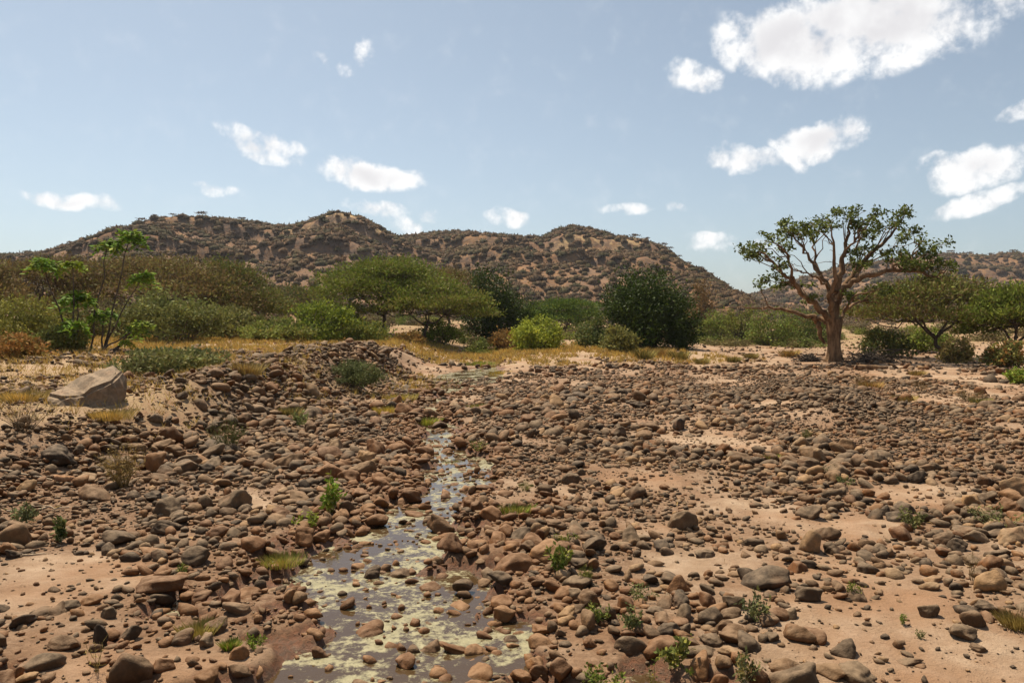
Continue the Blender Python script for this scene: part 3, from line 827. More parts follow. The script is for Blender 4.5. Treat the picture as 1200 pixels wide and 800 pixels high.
# ------------------------------------------------------------------ vegetation
def jitter_tint(base, n, amt=.25, alt=None, altp=.0):
    t = np.asarray(base)[None] * (1 + amt * (rng.random((n, 1)) * 2 - 1)) * (1 + .1 * (rng.random((n, 3)) - .5))
    if alt is not None:
        m = rng.random(n) < altp
        t[m] = np.asarray(alt) * (1 + amt * (rng.random((m.sum(), 1)) * 2 - 1))
    return t
def limb_pts(p0, p1, sag=.0, n=6, wig=.06, arch=0.0):
    p0 = np.asarray(p0, float); p1 = np.asarray(p1, float)
    t = np.linspace(0, 1, n)[:, None]
    P = p0 + (p1 - p0) * t
    L = np.linalg.norm(p1 - p0)
    P[1:-1] += rng.normal(size=(n - 2, 3)) * wig * L
    P[:, 2] += arch * L * np.sin(t[:, 0] * math.pi)
    return P
GREEN_AC = (.115, .14, .032); OLIVE = (.145, .13, .055); DARKG = (.031, .047, .012); LIGHTG = (.17, .20, .04); GREYG = (.125, .12, .055)
BROWNB = (.135, .092, .058); RUSTB = (.25, .13, .06); YELG = (.19, .18, .05); GREYB = (.095, .074, .062)

def build_umbrella(name_prefix, W, H, tint, alt, altp, n_pad, n_leaf, seed, lean=0.0, leaf=.36, flat=.22, low=.35, thick=1.0):
    """umbrella thorn: forked dark trunk, wide pads of feathery leaves; returns (trunk mesh, branches mesh, crown mesh)"""
    global rng
    keep = rng; rng = np.random.default_rng(seed)
    tr = MB(); br = MB(); cr = MB()
    fork = np.array([lean * W * .12, 0, H * .24])
    tr.tube(limb_pts((0, 0, -.3), fork, n=5, wig=.05), np.linspace(.26, .19, 5) * H / 9 * thick, 8, wob=.2)
    pads = []
    for i in range(n_pad):
        a = i * 2.399 + rng.random() * .6; r = math.sqrt((i + .6) / n_pad)
        x = lean * W * .2 + math.cos(a) * r * W * .40; yv = math.sin(a) * r * W * .36
        z = H * (1 - .14) - (H * (1 - low) * .62) * r ** 2.0 + rng.normal() * H * .035
        pads.append((np.array([x, yv, z]), W * (.17 + .07 * rng.random()), H * flat * (.5 + .3 * rng.random())))
    mains = [fork + np.array([math.cos(a) * W * .13, math.sin(a) * W * .12, H * .2]) for a in np.arange(4) * 1.57 + rng.random()]
    for m in mains: tr.tube(limb_pts(fork, m, n=5, wig=.05, arch=-.06), np.linspace(.17, .10, 5) * H / 9 * thick, 6)
    per = n_leaf // n_pad
    for (c, rx, rz) in pads:
        m = min(mains, key=lambda q: np.linalg.norm((q - c)[:2]))
        br.tube(limb_pts(m, c + (0, 0, -rz * .4), n=6, wig=.05, arch=-.05), np.linspace(.10, .03, 6) * H / 9 * thick, 5)
        ncl = 16
        cc = rng.normal(size=(ncl, 3)); cc /= np.linalg.norm(cc, axis=1)[:, None]; cc[:, 2] = np.abs(cc[:, 2]) * 1.0 - .25
        cc = c + cc * (rng.random((ncl, 1)) ** .4) * np.array([rx, rx, rz])
        for q in cc[:7]:
            br.tube(limb_pts(c + (0, 0, -rz * .4), q, n=4, wig=.08), np.linspace(.03, .012, 4) * H / 9, 4)
        k = per // ncl
        P = np.repeat(cc, k, 0) + rng.normal(size=(k * ncl, 3)) * np.array([rx * .22, rx * .22, rz * .24])
        o = (P - (c - np.array([0, 0, rz * 2]))); o /= np.linalg.norm(o, axis=1)[:, None]
        cr.leaves(P, leaf, jitter_tint(tint, len(P), .3, alt, altp), up=.2, aspect=3.0, out=o * 1.1)
    rng = keep
    return tr.mesh('trunk', M_BARK, True), br.mesh('branches', M_BARK, True), cr.mesh('crown', M_LEAF)

def build_bushy(W, H, tint, alt, altp, n_leaf, seed, leaf=.2, aspect=1.8, mat=M_LEAF, trunk=False, clumps=60, D=None, twig=True, hollow=.45):
    """rounded many-stemmed shrub or dense broadleaf: leaf clumps over several lobes"""
    global rng
    keep = rng; rng = np.random.default_rng(seed)
    st = MB(); cr = MB(); D = D or W
    nl = 9
    lobes = [(np.array([0, 0, H * .52]), np.array([W * .36, D * .36, H * .48]))]
    for i in range(nl):
        a = i * 6.283 / nl + rng.random() * .6; r = .5 + .45 * rng.random()
        s = .36 + .28 * rng.random()
        lobes.append((np.array([math.cos(a) * W * .33 * r, math.sin(a) * D * .33 * r, H * (.20 + .38 * rng.random())]), np.array([W * .42 * s, D * .42 * s, H * .5 * s])))
    C = []
    for k in range(clumps):
        c, rr = lobes[rng.integers(0, len(lobes))] if k > clumps // 4 else lobes[0]
        d = rng.normal(size=3); d /= np.linalg.norm(d); d[2] = d[2] if d[2] > -.8 else -d[2]
        q = c + d * rr * (hollow + (1.12 - hollow) * rng.random() ** .5)
        q[2] = max(q[2], H * .05)
        C.append((q, d))
    for q, d in C[::2] if twig else []:
        b = np.array([rng.normal() * W * .05, rng.normal() * D * .05, -.1])
        st.tube(limb_pts(b, q, n=5, wig=.06, arch=-.02), np.linspace(.035, .008, 5) * max(H, 1) * .5, 4)
    if trunk:
        st.tube(limb_pts((0, 0, -.2), (0, 0, H * .6), n=5, wig=.03), np.linspace(.05, .02, 5) * H, 8)
    k = max(1, n_leaf // clumps)
    for q, d in C:
        sg = np.array([W, D, H]) * .075 * (.7 + .7 * rng.random())
        P = q + rng.normal(size=(k, 3)) * sg
        P[:, 2] = np.maximum(P[:, 2], .01)
        shade = .8 + .4 * rng.random()
        cr.leaves(P, leaf, jitter_tint(np.array(tint) * shade, k, .25, alt, altp), up=.2, aspect=aspect, out=d * .5)
    rng = keep
    return (st.mesh('stems', M_TWIG if not trunk else M_BARK, True) if st.V else None), cr.mesh('foliage', mat)

def ground_at_depth(u, y):
    x = at_depth(u, y); return x, y, hs(x, y)

def place_umbrella(label, u, y, vtop, wpx, tint, alt=None, altp=0, seed=1, n_pad=22, n_leaf=14000, lean=0, group=None, **kw):
    x, y, z = ground_at_depth(u, y)
    H = CAM_H + (375 - vtop) / FPX * y - z
    W = wpx / FPX * y
    tm, bm_, cm = build_umbrella('', W, H, tint, alt, altp, n_pad, n_leaf, seed, lean, **kw)
    t = thing('acacia_tree', label, 'tree', (x, y, z), group)
    link('trunk', tm, t); link('branches', bm_, t); link('crown', cm, t)
    return t
def place_bush(name, label, u, y, vtop, wpx, tint, alt=None, altp=0, seed=1, n_leaf=5000, cat='shrub', group=None, **kw):
    x, y, z = ground_at_depth(u, y)
    H = max(.2, CAM_H + (375 - vtop) / FPX * y - z); W = wpx / FPX * y
    s, c = build_bushy(W, H, tint, alt, altp, n_leaf, seed, **kw)
    t = thing(name, label, cat, (x, y, z), group)
    if s: link('trunk' if kw.get('trunk') else 'stems', s, t)
    link('crown' if cat == 'tree' else 'foliage', c, t)
    return t

# --- umbrella thorns
place_umbrella('big bright green umbrella acacia with forked dark trunk in the middle of the thicket', 450, 84, 301, 165, GREEN_AC, OLIVE, .25, 11, 26, 22000, 0, low=.42)
place_umbrella('lower spreading acacia with trunk leaning away from the big green acacia', 492, 80, 330, 150, GREEN_AC, OLIVE, .45, 12, 20, 15000, .5, low=.36)
place_umbrella('dry brown acacia crown showing behind the big green acacia', 525, 108, 312, 110, BROWNB, OLIVE, .25, 13, 16, 8000)
place_umbrella('round fresh green acacia behind the yellow-green bush', 664, 112, 346, 96, (.07, .105, .03), GREEN_AC, .3, 14, 18, 11000, low=.1)
place_umbrella('wide olive acacia leaning over bare sand beside the big spreading tree', 1110, 66, 321, 190, (.125, .13, .045), BROWNB, .35, 15, 24, 17000, -.6, low=.34)
place_umbrella('green acacia with drooping crown behind the sand flat next to the olive acacia', 1192, 60, 330, 120, (.135, .16, .04), OLIVE, .25, 16, 20, 14000, -.1, low=.34)
place_umbrella('wide brown thorn tree with bare crown behind the tall saplings', 175, 80, 293, 225, BROWNB, OLIVE, .35, 17, 24, 19000, low=.18)
place_umbrella('greenish flat acacia next to the wide brown thorn tree', 268, 86, 304, 120, (.105, .115, .04), BROWNB, .3, 18, 18, 11000, low=.2)
place_umbrella('brown thorn tree with greenish top beside grey hillside', 50, 76, 296, 150, BROWNB, OLIVE, .3, 19, 20, 13000, low=.15)
place_umbrella('small brown thorn tree at the far end of the thicket', -40, 62, 300, 150, BROWNB, OLIVE, .2, 20, 18, 9000, low=.15)
place_umbrella('pale green thorn tree beyond the round bright bush', 350, 105, 333, 120, (.085, .095, .04), BROWNB, .3, 21, 16, 8000, low=.12)
place_umbrella('low olive acacia between dark tree and brown thorn tree', 290, 92, 335, 110, (.10, .11, .035), OLIVE, .3, 22, 16, 8000, low=.1)
# --- dense dark trees
place_bush('evergreen_tree', 'biggest dense dark evergreen tree with rounded crown down to the ground', 757, 74, 322, 108, DARKG, (.05, .075, .018), .25, 31, 24000, 'tree', leaf=.26, mat=M_LEAF_GLOSS, trunk=True, clumps=150, hollow=.6)
place_bush('evergreen_tree', 'small dark evergreen leaning against the biggest dark evergreen', 800, 72, 360, 44, DARKG, (.05, .07, .022), .25, 32, 5000, 'tree', leaf=.24, mat=M_LEAF_GLOSS, trunk=True, clumps=70, hollow=.6)
place_bush('evergreen_tree', 'dark evergreen tree beside the leaning green acacia', 578, 92, 321, 78, DARKG, (.04, .06, .016), .25, 33, 14000, 'tree', leaf=.28, mat=M_LEAF_GLOSS, trunk=True, clumps=110, hollow=.6)
place_bush('broadleaf_tree', 'mid green tree next to the dark evergreen above the yellow-green bush', 622, 94, 353, 46, (.08, .115, .025), DARKG, .3, 34, 4500, 'tree', leaf=.24, trunk=True)
place_bush('broadleaf_tree', 'round rust-brown tree on the plain at the end of the hill', 820, 150, 335, 34, (.16, .10, .055), BROWNB, .3, 35, 3000, 'tree', leaf=.4, trunk=True)
place_bush('broadleaf_tree', 'small yellowish tree with bent dark trunk before the hills', 868, 92, 352, 46, (.14, .15, .045), OLIVE, .3, 36, 2600, 'tree', leaf=.22, trunk=True, clumps=40)
# --- shrubs: label, u, depth, v top, width px, tint, alt, seed, leaves
SHRUBS = [
    ('big olive-green leafy shrub beside the tall saplings', 205, 58, 343, 128, (.10, .105, .045), GREYG, 41, 9000),
    ('yellow-olive shrub at the thicket edge before the brown thorn tree', 22, 44, 347, 112, (.135, .13, .04), OLIVE, 42, 8000),
    ('lower green shrub between yellow-olive shrub and saplings', 72, 40, 383, 64, (.10, .11, .04), OLIVE, 43, 4500),
    ('rust-coloured dry bush before the yellow-olive shrub', 8, 34, 393, 86, RUSTB, (.16, .12, .05), 44, 4200),
    ('bright green rounded bush in front of the thicket', 378, 66, 358, 74, LIGHTG, (.09, .12, .03), 45, 5500),
    ('soft green low bush beside the bright rounded bush', 322, 64, 376, 86, (.12, .135, .045), OLIVE, 46, 5000),
    ('olive bush under the big green acacia', 428, 68, 379, 62, (.10, .115, .04), YELG, 47, 3800),
    ('green-grey bush in the thicket behind the soft green low bush', 268, 66, 362, 70, GREYG, OLIVE, 48, 4000),
    ('fresh green bush in shade beneath the leaning acacia', 515, 82, 376, 60, (.11, .14, .035), OLIVE, 49, 3500),
    ('yellow-green round bush in front of the dark evergreen', 627, 70, 372, 62, (.185, .20, .04), LIGHTG, 50, 5200),
    ('dark low shrub at the foot of the biggest evergreen', 700, 75, 377, 60, (.05, .065, .025), GREYG, 51, 4200),
    ('round olive shrub on the dry grass before the biggest evergreen', 727, 66, 385, 44, (.115, .11, .045), OLIVE, 52, 3600),
    ('light green bush on the open flat past the biggest evergreen', 842, 96, 366, 50, (.12, .145, .045), OLIVE, 53, 3200),
    ('grey-green bush between light green bush and spreading tree', 905, 88, 366, 66, (.10, .125, .04), OLIVE, 54, 3800),
    ('dark green bush behind the drooping limb of the spreading tree', 945, 92, 362, 60, (.07, .09, .03), OLIVE, 55, 3200),
    ('small dark bush under the edge of the olive acacia', 1035, 68, 388, 60, (.06, .075, .03), OLIVE, 56, 3200),
    ('bright green bush under the olive acacia crown', 1085, 76, 386, 54, (.12, .15, .035), OLIVE, 57, 3400),
    ('dry tan bush at the foot of the leaning acacia trunk', 1120, 60, 397, 34, (.19, .14, .075), OLIVE, 58, 2400),
    ('olive bush at the sand edge below the drooping green acacia', 1178, 54, 402, 44, (.13, .125, .05), RUSTB, 59, 3200),
    ('low grey-green leafy shrub on the bank behind the pale boulder', 203, 29, 410, 128, (.095, .10, .05), (.15, .135, .08), 60, 6500),
    ('round grey-green broom-like shrub on the cobble bank above yellow grass', 415, 33, 425, 62, (.075, .085, .045), (.10, .10, .06), 61, 5500),
    ('little yellow-green bush growing on the sand flat', 1198, 40, 434, 34, (.15, .19, .04), YELG, 62, 1800),
    ('dry reddish bush under the dark evergreen', 592, 76, 388, 40, (.2, .125, .06), RUSTB, 63, 1800),
    ('dry straw bush beside the leaning acacia trunk', 480, 74, 390, 34, (.22, .15, .07), RUSTB, 64, 1600),
    ('olive shrub behind the bright green rounded bush', 395, 80, 345, 70, (.085, .095, .035), OLIVE, 65, 4000),
    ('grey dead shrub behind the big olive-green shrub', 130, 66, 356, 80, GREYB, OLIVE, 66, 4200),
    ('dense olive shrub behind the yellow-olive shrub', 90, 62, 350, 80, (.09, .092, .04), BROWNB, 67, 4200),
]
SHRUBS = [q[:5] + (tuple(1.3 * c for c in q[5]) if q[5] not in (RUSTB, GREYB, LIGHTG, GREYG) else q[5],) + q[6:] for q in SHRUBS]
for (lab, u, y, vt, wp, t, a, sd, n) in SHRUBS:
    broom = 'broom' in lab
    place_bush('shrub', lab, u, y, vt, wp, t, a, .3, sd, n, 'shrub', leaf=.17 if y < 50 else .26, aspect=5 if broom else 1.9, group='shrubs of the thicket', mat=M_DRY if t in (RUSTB, GREYB) else M_LEAF)

# --- small shrubs and tufts on the open bed's far edge
def build_tuft(n, H, W, tint, alt, altp, seed, wid=.012, lean=.5):
    """grass-like tuft of blades"""
    r = np.random.default_rng(seed)
    a = r.random(n) * 6.283; base = np.stack([np.cos(a), np.sin(a)], 1) * (r.random((n, 1)) ** .7) * W * .28
    hh = H * (.5 + .5 * r.random(n)); ln = lean * hh * r.random(n)
    tip = base + np.stack([np.cos(a), np.sin(a)], 1) * ln[:, None] + r.normal(size=(n, 2)) * H * .08
    side = np.stack([-np.sin(a), np.cos(a)], 1) * wid
    z0 = np.zeros((n, 1)) - .01
    V = np.stack([np.hstack([base - side, z0]), np.hstack([base + side, z0]), np.hstack([(base * .4 + tip * .6) + side * .7, hh[:, None] * .68]), np.hstack([tip, hh[:, None]])], 1).reshape(-1, 3)
    t = np.asarray(tint)[None] * (.7 + .6 * r.random((n, 1)))
    m = r.random(n) < altp
    if alt is not None: t[m] = alt
    return mk_mesh('blades', V, np.arange(4 * n).reshape(-1, 4), M_DRY, False, np.repeat(t, 4, 0))
STRAW = (.40, .285, .12)
TUFTS = [  # u, v base, height px, width px, tint, label
    (755, 421, 16, 24, (.13, .12, .05), 'olive tuft on dry grass before the biggest evergreen'),
    (775, 418, 14, 30, (.26, .17, .08), 'straw tuft beside the olive tuft before the evergreen'),
    (797, 421, 14, 24, (.14, .13, .055), 'dull green tuft below the small dark evergreen'),
    (822, 426, 9, 18, (.19, .17, .08), 'small pale tuft at the edge of the cobble field'),
    (640, 404, 12, 30, STRAW, 'straw grass clump by the yellow-green bush'),
    (700, 402, 9, 26, (.33, .2, .09), 'reddish straw clump by the low dark shrub'),
    (470, 470, 12, 40, (.36, .30, .09), 'yellow grass clump below the broom-like shrub'),
    (455, 485, 12, 36, (.40, .33, .09), 'yellow grass clump further along the stream bank'),
    (500, 497, 10, 34, (.22, .26, .05), 'green-yellow grass clump at the narrow water'),
    (525, 452, 6, 40, (.20, .27, .05), 'bright green grass edging the far pool'),
    (560, 428, 6, 46, (.2, .25, .06), 'green grass strip at the head of the far pool'),
    (585, 440, 8, 30, (.36, .28, .10), 'yellow grass tuft on the far side of the pool'),
    (233, 745, 20, 44, (.24, .22, .08), 'yellowing grass tuft among cobbles near the algae'),
    (330, 660, 12, 60, (.24, .25, .07), 'low green-yellow grass strip beside the stream'),
    (90, 470, 12, 40, STRAW, 'straw grass at the foot of the pale boulder'),
    (130, 492, 16, 50, STRAW, 'golden grass below the pale boulder'),
    (30, 470, 16, 60, STRAW, 'golden grass patch behind the dead purple-brown bush'),
    (1195, 735, 24, 40, (.24, .19, .08), 'yellow-brown grass tussock below the ochre boulder'),
    (1060, 470, 10, 28, (.25, .2, .1), 'dry tuft on gravel before the sand flat'),
    (905, 540, 9, 18, (.13, .15, .05), 'tiny green tuft on the cobble ridge slope'),
    (605, 600, 12, 44, (.14, .19, .04), 'bright green herb patch on cobbles near the stream'),
    (290, 440, 22, 34, (.24, .17, .09), 'dry brown tuft on the bank behind the cobbles'),
    (340, 490, 18, 26, (.15, .14, .07), 'grey tuft among the cobbles of the bank'),
    (560, 480, 10, 22, (.17, .19, .06), 'small green tuft beside the cobble field by narrow water'),
    (530, 545, 8, 22, (.16, .18, .06), 'tiny green tuft between the water and the cobble field'),
    (270, 760, 14, 20, (.14, .22, .03), 'bright green sprig at the edge of the algae pool'),
    (1150, 475, 12, 22, (.16, .16, .08), 'dull tuft on gravel past the ochre stone'),
    (860, 424, 9, 18, (.16, .15, .07), 'olive tuft on the open bed before the light green bush'),
    (880, 420, 9, 18, (.18, .15, .07), 'dry tuft on the open bed before the grey-green bush'),
    (925, 418, 12, 22, (.24, .15, .07), 'russet tuft near the trunk of the spreading tree'),
    (1020, 455, 12, 26, (.26, .15, .08), 'russet tuft on the sand before the brush pile'),
    (1075, 440, 8, 20, (.22, .16, .08), 'dry tuft on the sand flat past the brush pile'),
]
for i, (u, v, hp, wp, t, lab) in enumerate(TUFTS):
    x, y = ground_hit(u, v); d = y
    H = hp / FPX * d * .8; W = wp / FPX * d
    dense = int(120 + 160 * min(1, 15 / d) + wp * 3)
    o = thing('grass_tuft', lab, 'grass', (x, y, hs(x, y)), 'grass tufts of the bed and banks')
    link('blades', build_tuft(int(dense * 1.6), H, W * 1.6, (t[0] * .85, t[1] * .8, t[2] * .8), (.25, .18, .08), .35, 200 + i, .0035 * max(1, d / 9), .9), o, kind='stuff')

# --- leafy weeds, wiry herbs and dead bushes in the bed
def build_weed(H, W, kind, tint, alt, seed):
    global rng
    keep = rng; rng = np.random.default_rng(seed)
    st = MB(); lf = MB()
    ns = {'leafy': 9, 'wiry': 26, 'dead': 30, 'stalk': 5}[kind]
    for i in range(ns):
        a = rng.random() * 6.283; r = rng.random() ** .6
        tip = np.array([math.cos(a) * W * .5 * r, math.sin(a) * W * .5 * r, H * (.55 + .45 * rng.random()) * (1 - .3 * r)])
        P = limb_pts((math.cos(a) * W * .06, math.sin(a) * W * .06, -.02), tip, n=5, wig=.05, arch=.05)
        rad = H * (.009 if kind != 'dead' else .011)
        st.tube(P, np.linspace(rad, rad * .35, 5), 4, np.asarray(tint) * .8 if kind != 'leafy' else (.5, .5, .35))
        if kind in ('dead', 'wiry', 'stalk'):
            for k in range(4 if kind != 'stalk' else 3):
                q = P[rng.integers(1, 5)]
                e = q + np.array([rng.normal() * W * .12, rng.normal() * W * .12, abs(rng.normal()) * H * .16])
                st.tube(limb_pts(q, e, n=3, wig=.08), np.linspace(rad * .5, rad * .25, 3), 3, np.asarray(tint) * .9)
        if kind != 'dead':
            m = {'leafy': 26, 'wiry': 16, 'stalk': 8}[kind]
            tt = .25 + .75 * rng.random(m)
            idx = np.minimum((tt * 4).astype(int), 3); fr = tt * 4 - idx
            C = P[idx] * (1 - fr[:, None]) + P[idx + 1] * fr[:, None] + rng.normal(size=(m, 3)) * W * .045
            lf.leaves(C, H * (.15 if kind == 'leafy' else .10), jitter_tint(tint, m, .3, alt, .3), up=.5, aspect=2.0 if kind == 'leafy' else 5)
    rng = keep
    return st.mesh('stems', M_DRY, True), (lf.mesh('leaves', M_LEAF) if lf.V else None)
WEEDS = [  # u, v base, height px, width px, kind, tint, alt, label
    (145, 572, 66, 54, 'wiry', (.20, .15, .075), (.26, .17, .08), 'wiry brown dry bush standing on the cobble bank'),
    (268, 528, 48, 44, 'wiry', (.09, .10, .045), (.13, .12, .06), 'feathery dark green weed on the cobble bank'),
    (30, 505, 46, 74, 'dead', (.16, .11, .095), None, 'dead purple-brown twiggy bush before golden grass'),
    (385, 602, 54, 34, 'leafy', (.12, .19, .03), YELG, 'tall bright green weed among cobbles above the algae pool'),
    (362, 626, 34, 34, 'leafy', (.17, .22, .035), YELG, 'low yellow-green weed just below the tall bright weed'),
    (30, 616, 36, 40, 'leafy', (.12, .14, .08), GREYG, 'pale grey-green weed beside bleached driftwood'),
    (70, 636, 44, 14, 'leafy', (.06, .09, .035), GREYG, 'slim dark green upright weed on the cobble bank'),
    (353, 500, 26, 20, 'leafy', (.16, .20, .09), GREYG, 'small silvery green weed on the upper cobble bank'),
    (655, 672, 50, 26, 'leafy', (.11, .15, .035), YELG, 'upright green weed by the rusty stones'),
    (686, 690, 34, 18, 'wiry', (.14, .16, .05), YELG, 'thin green weed beside a dark blocky stone'),
    (665, 640, 22, 30, 'leafy', (.13, .16, .04), YELG, 'low green weed spreading on cobbles'),
    (745, 706, 26, 46, 'leafy', (.11, .13, .06), GREYG, 'grey-green weed on cobbles next to small sand'),
    (702, 728, 32, 28, 'leafy', (.11, .15, .045), YELG, 'green weed by the dark stones at the pool'),
    (742, 740, 36, 30, 'leafy', (.10, .125, .06), GREYG, 'bushy grey-green weed above the humped boulder'),
    (785, 786, 62, 46, 'leafy', (.12, .145, .055), YELG, 'tallest sprawling weed on sand beyond the humped boulder'),
    (712, 806, 40, 60, 'leafy', (.09, .13, .03), YELG, 'dark green weed at the lower rim of the algae pool'),
    (766, 808, 44, 14, 'stalk', (.14, .18, .04), (.6, .5, .03), 'slim weed with small yellow flowers'),
    (808, 790, 10, 12, 'leafy', (.08, .15, .02), LIGHTG, 'tiny bright green seedling on sand'),
    (885, 728, 44, 34, 'leafy', (.085, .10, .06), GREYG, 'grey weed leaning against the dark clump of stones'),
    (1000, 700, 22, 22, 'leafy', (.11, .13, .04), YELG, 'small weed on the gravel spit over bare sand'),
    (1065, 622, 34, 36, 'leafy', (.11, .12, .055), GREYG, 'green weed at the rim of gravel by dark round stone'),
    (1166, 618, 34, 62, 'leafy', (.11, .115, .06), GREYG, 'wide grey-green weed above the tan boulder'),
    (1058, 734, 16, 12, 'leafy', (.12, .17, .04), LIGHTG, 'tiny green weed on the open sand slope'),
    (1139, 682, 44, 16, 'stalk', (.17, .11, .06), None, 'single dry brown stalk beside the ochre boulder'),
    (115, 788, 58, 30, 'stalk', (.30, .22, .11), None, 'thin dry yellow stalks on sand below the upright stone'),
    (992, 570, 18, 24, 'leafy', (.09, .11, .05), GREYG, 'grey-green weed below the cobble ridge'),
    (975, 558, 16, 20, 'leafy', (.10, .115, .055), GREYG, 'small weed at the foot of the cobble ridge'),
    (945, 515, 18, 14, 'wiry', (.13, .14, .06), YELG, 'thin weed growing out of the cobble ridge'),
    (1080, 458, 18, 34, 'dead', (.2, .13, .085), None, 'dead twiggy bush at the near edge of the sand flat'),
    (1135, 470, 20, 40, 'dead', (.22, .16, .1), None, 'bare grey twigs on gravel by the sand flat'),
    (1010, 452, 20, 30, 'dead', (.24, .14, .08), None, 'reddish dead bush before the fallen log'),
    (215, 675, 20, 16, 'leafy', (.1, .14, .04), YELG, 'small green weed among cobbles of the lower bank'),
    (300, 760, 26, 24, 'leafy', (.12, .19, .03), YELG, 'bright green weed in the cobbles at the pool edge'),
    (870, 800, 44, 44, 'leafy', (.09, .10, .05), (.2, .15, .07), 'dull green weed with dry leaves on sand beside a grey stone'),
    (1080, 750, 14, 14, 'leafy', (.11, .13, .06), GREYG, 'tiny grey weed near the flat stone on open sand'),
    (615, 575, 16, 20, 'wiry', (.14, .17, .05), YELG, 'thin green weed rising from the cobble field'),
    (560, 530, 18, 22, 'leafy', (.11, .14, .05), YELG, 'small weed beside a rusty boulder of the cobble field'),
]
for i, (u, v, hp, wp, kind, t, a, lab) in enumerate(WEEDS):
    x, y = ground_hit(u, v); d = y
    t = (t[0] * 1.05, t[1] * .95, t[2]) if kind in ('leafy', 'wiry') else t
    s, l = build_weed(hp / FPX * d * .9, wp / FPX * d * 1.1, kind, t, a, 300 + i)
    o = thing('weed' if kind in ('leafy', 'wiry', 'stalk') else 'dead_bush', lab, 'weed' if kind != 'dead' else 'dead bush', (x, y, hs(x, y)), 'weeds and small bushes of the bed')
    link('stems', s, o)
    if l: link('leaves', l, o)

# dry grass carpet
ngr = 54000
ty_ = np.sqrt(rng.random(ngr) * (80 ** 2 - 10 ** 2) + 100); tx_ = (rng.random(ngr) * 2.3 - 1.35) * (2 + ty_ * .75)
gm = grass_mask(tx_, ty_); kk = rng.random(ngr) < gm * .8
tx_, ty_ = tx_[kk], ty_[kk]; tz_ = h(tx_, ty_)
nb = 5; n = len(tx_)
bx = np.repeat(tx_, nb) + rng.normal(size=n * nb) * .06; by = np.repeat(ty_, nb) + rng.normal(size=n * nb) * .06; bz = np.repeat(tz_, nb)
hh = (.07 + .16 * rng.random(n * nb)) * (1 + np.repeat(ty_, nb) / 90); aa = rng.random(n * nb) * 6.283
wd = .006 * np.maximum(1, by / 12)
V = np.stack([np.stack([bx - wd, by, bz - .01], 1), np.stack([bx + wd, by, bz - .01], 1),
              np.stack([bx + np.cos(aa) * hh * .7, by + np.sin(aa) * hh * .7, bz + hh], 1)], 1).reshape(-1, 3)
tt = np.array(STRAW)[None] * (.6 + .6 * rng.random((n * nb, 1)))
m = rng.random(n * nb) < .25; tt[m] = np.array((.30, .17, .07)) * (.7 + .5 * rng.random((m.sum(), 1)))
link('dry_grass', mk_mesh('dry_grass', V, np.arange(3 * n * nb).reshape(-1, 3), M_DRY, False, np.repeat(tt, 3, 0)), kind='stuff',
     label='short dry yellow grass carpet on the banks', category='grass')

print('t', round(time.time() - _t0, 1))
# --- saplings with feathery tufts
def sapling(label, u0, y, stems):
    """stems: list of (base u, base v, tip u, tip v, whorl radius px, tint)"""
    x0, _, z0 = ground_at_depth(u0, y)
    t = thing('sapling', label, 'sapling', (x0, y, z0), 'tall slender saplings on the bank')
    global rng
    for (bu, tu, tv, rp, tint) in stems:
        sm = MB(); lm = MB()
        tip = np.array([at_depth(tu, y) - x0, rng.normal() * .5, CAM_H + (375 - tv) / FPX * y - z0])
        base = np.array([at_depth(bu, y) - x0, rng.normal() * .2, -.1])
        sm.tube(limb_pts(base, tip, n=7, wig=.012, arch=.02), np.linspace(.055, .022, 7), 6)
        rad = rp / FPX * y
        for k in range(20):
            a = k * 2.4 + rng.random(); el = rng.uniform(-.15, .9)
            L = rad * rng.uniform(.75, 1.15)
            T = np.linspace(0, 1, 6)
            P = tip + np.stack([np.cos(a) * L * T * math.cos(el), np.sin(a) * L * T * math.cos(el), L * (math.sin(el) * T - .75 * T ** 2) + .1], 1)
            P[:, 2] -= rng.uniform(0, .35) * rad
            P[0] = tip - (0, 0, rng.uniform(0, .3) * rad)
            sm.tube(P, np.linspace(.012, .005, 6), 3)
            C = []; O = []
            for q in np.linspace(.2, 1, 9):
                p = np.array([np.interp(q, T, P[:, i]) for i in range(3)])
                for sd in (-1, 1):
                    C.append(p); O.append((-math.sin(a) * sd * 2.2 + math.cos(a) * .8, math.cos(a) * sd * 2.2 + math.sin(a) * .8, -.6))
            C = np.array(C); O = np.array(O)
            lm.leaves(C, rad * .40, jitter_tint(tint, len(C), .25, (.20, .23, .05), .2), up=0, aspect=2.4, out=O, flat=1.5)
        st = link('stem', sm.mesh('stem', M_BARK, True), t)
        link('leaves', lm.mesh('leaves', M_LEAF), st)
    return t
SG = (.10, .17, .025)
sapling('tallest slender sapling with two feathery green tops on bare dark stems', 118, 42, [(118, 153, 276, 20, SG), (104, 122, 284, 18, SG), (122, 164, 322, 17, (.14, .22, .03)), (118, 116, 366, 18, SG)])
sapling('middle sapling with dense drooping dark green tufts', 88, 41, [(92, 86, 346, 23, (.085, .15, .02)), (95, 84, 308, 14, (.16, .21, .03)), (84, 62, 307, 19, SG), (100, 108, 378, 16, (.12, .2, .03))])
sapling('short bright sapling leaning over the bank beside the tallest sapling', 122, 40, [(118, 148, 385, 16, (.13, .2, .03)), (124, 172, 380, 13, (.17, .22, .04)), (126, 150, 402, 9, (.2, .25, .05))])

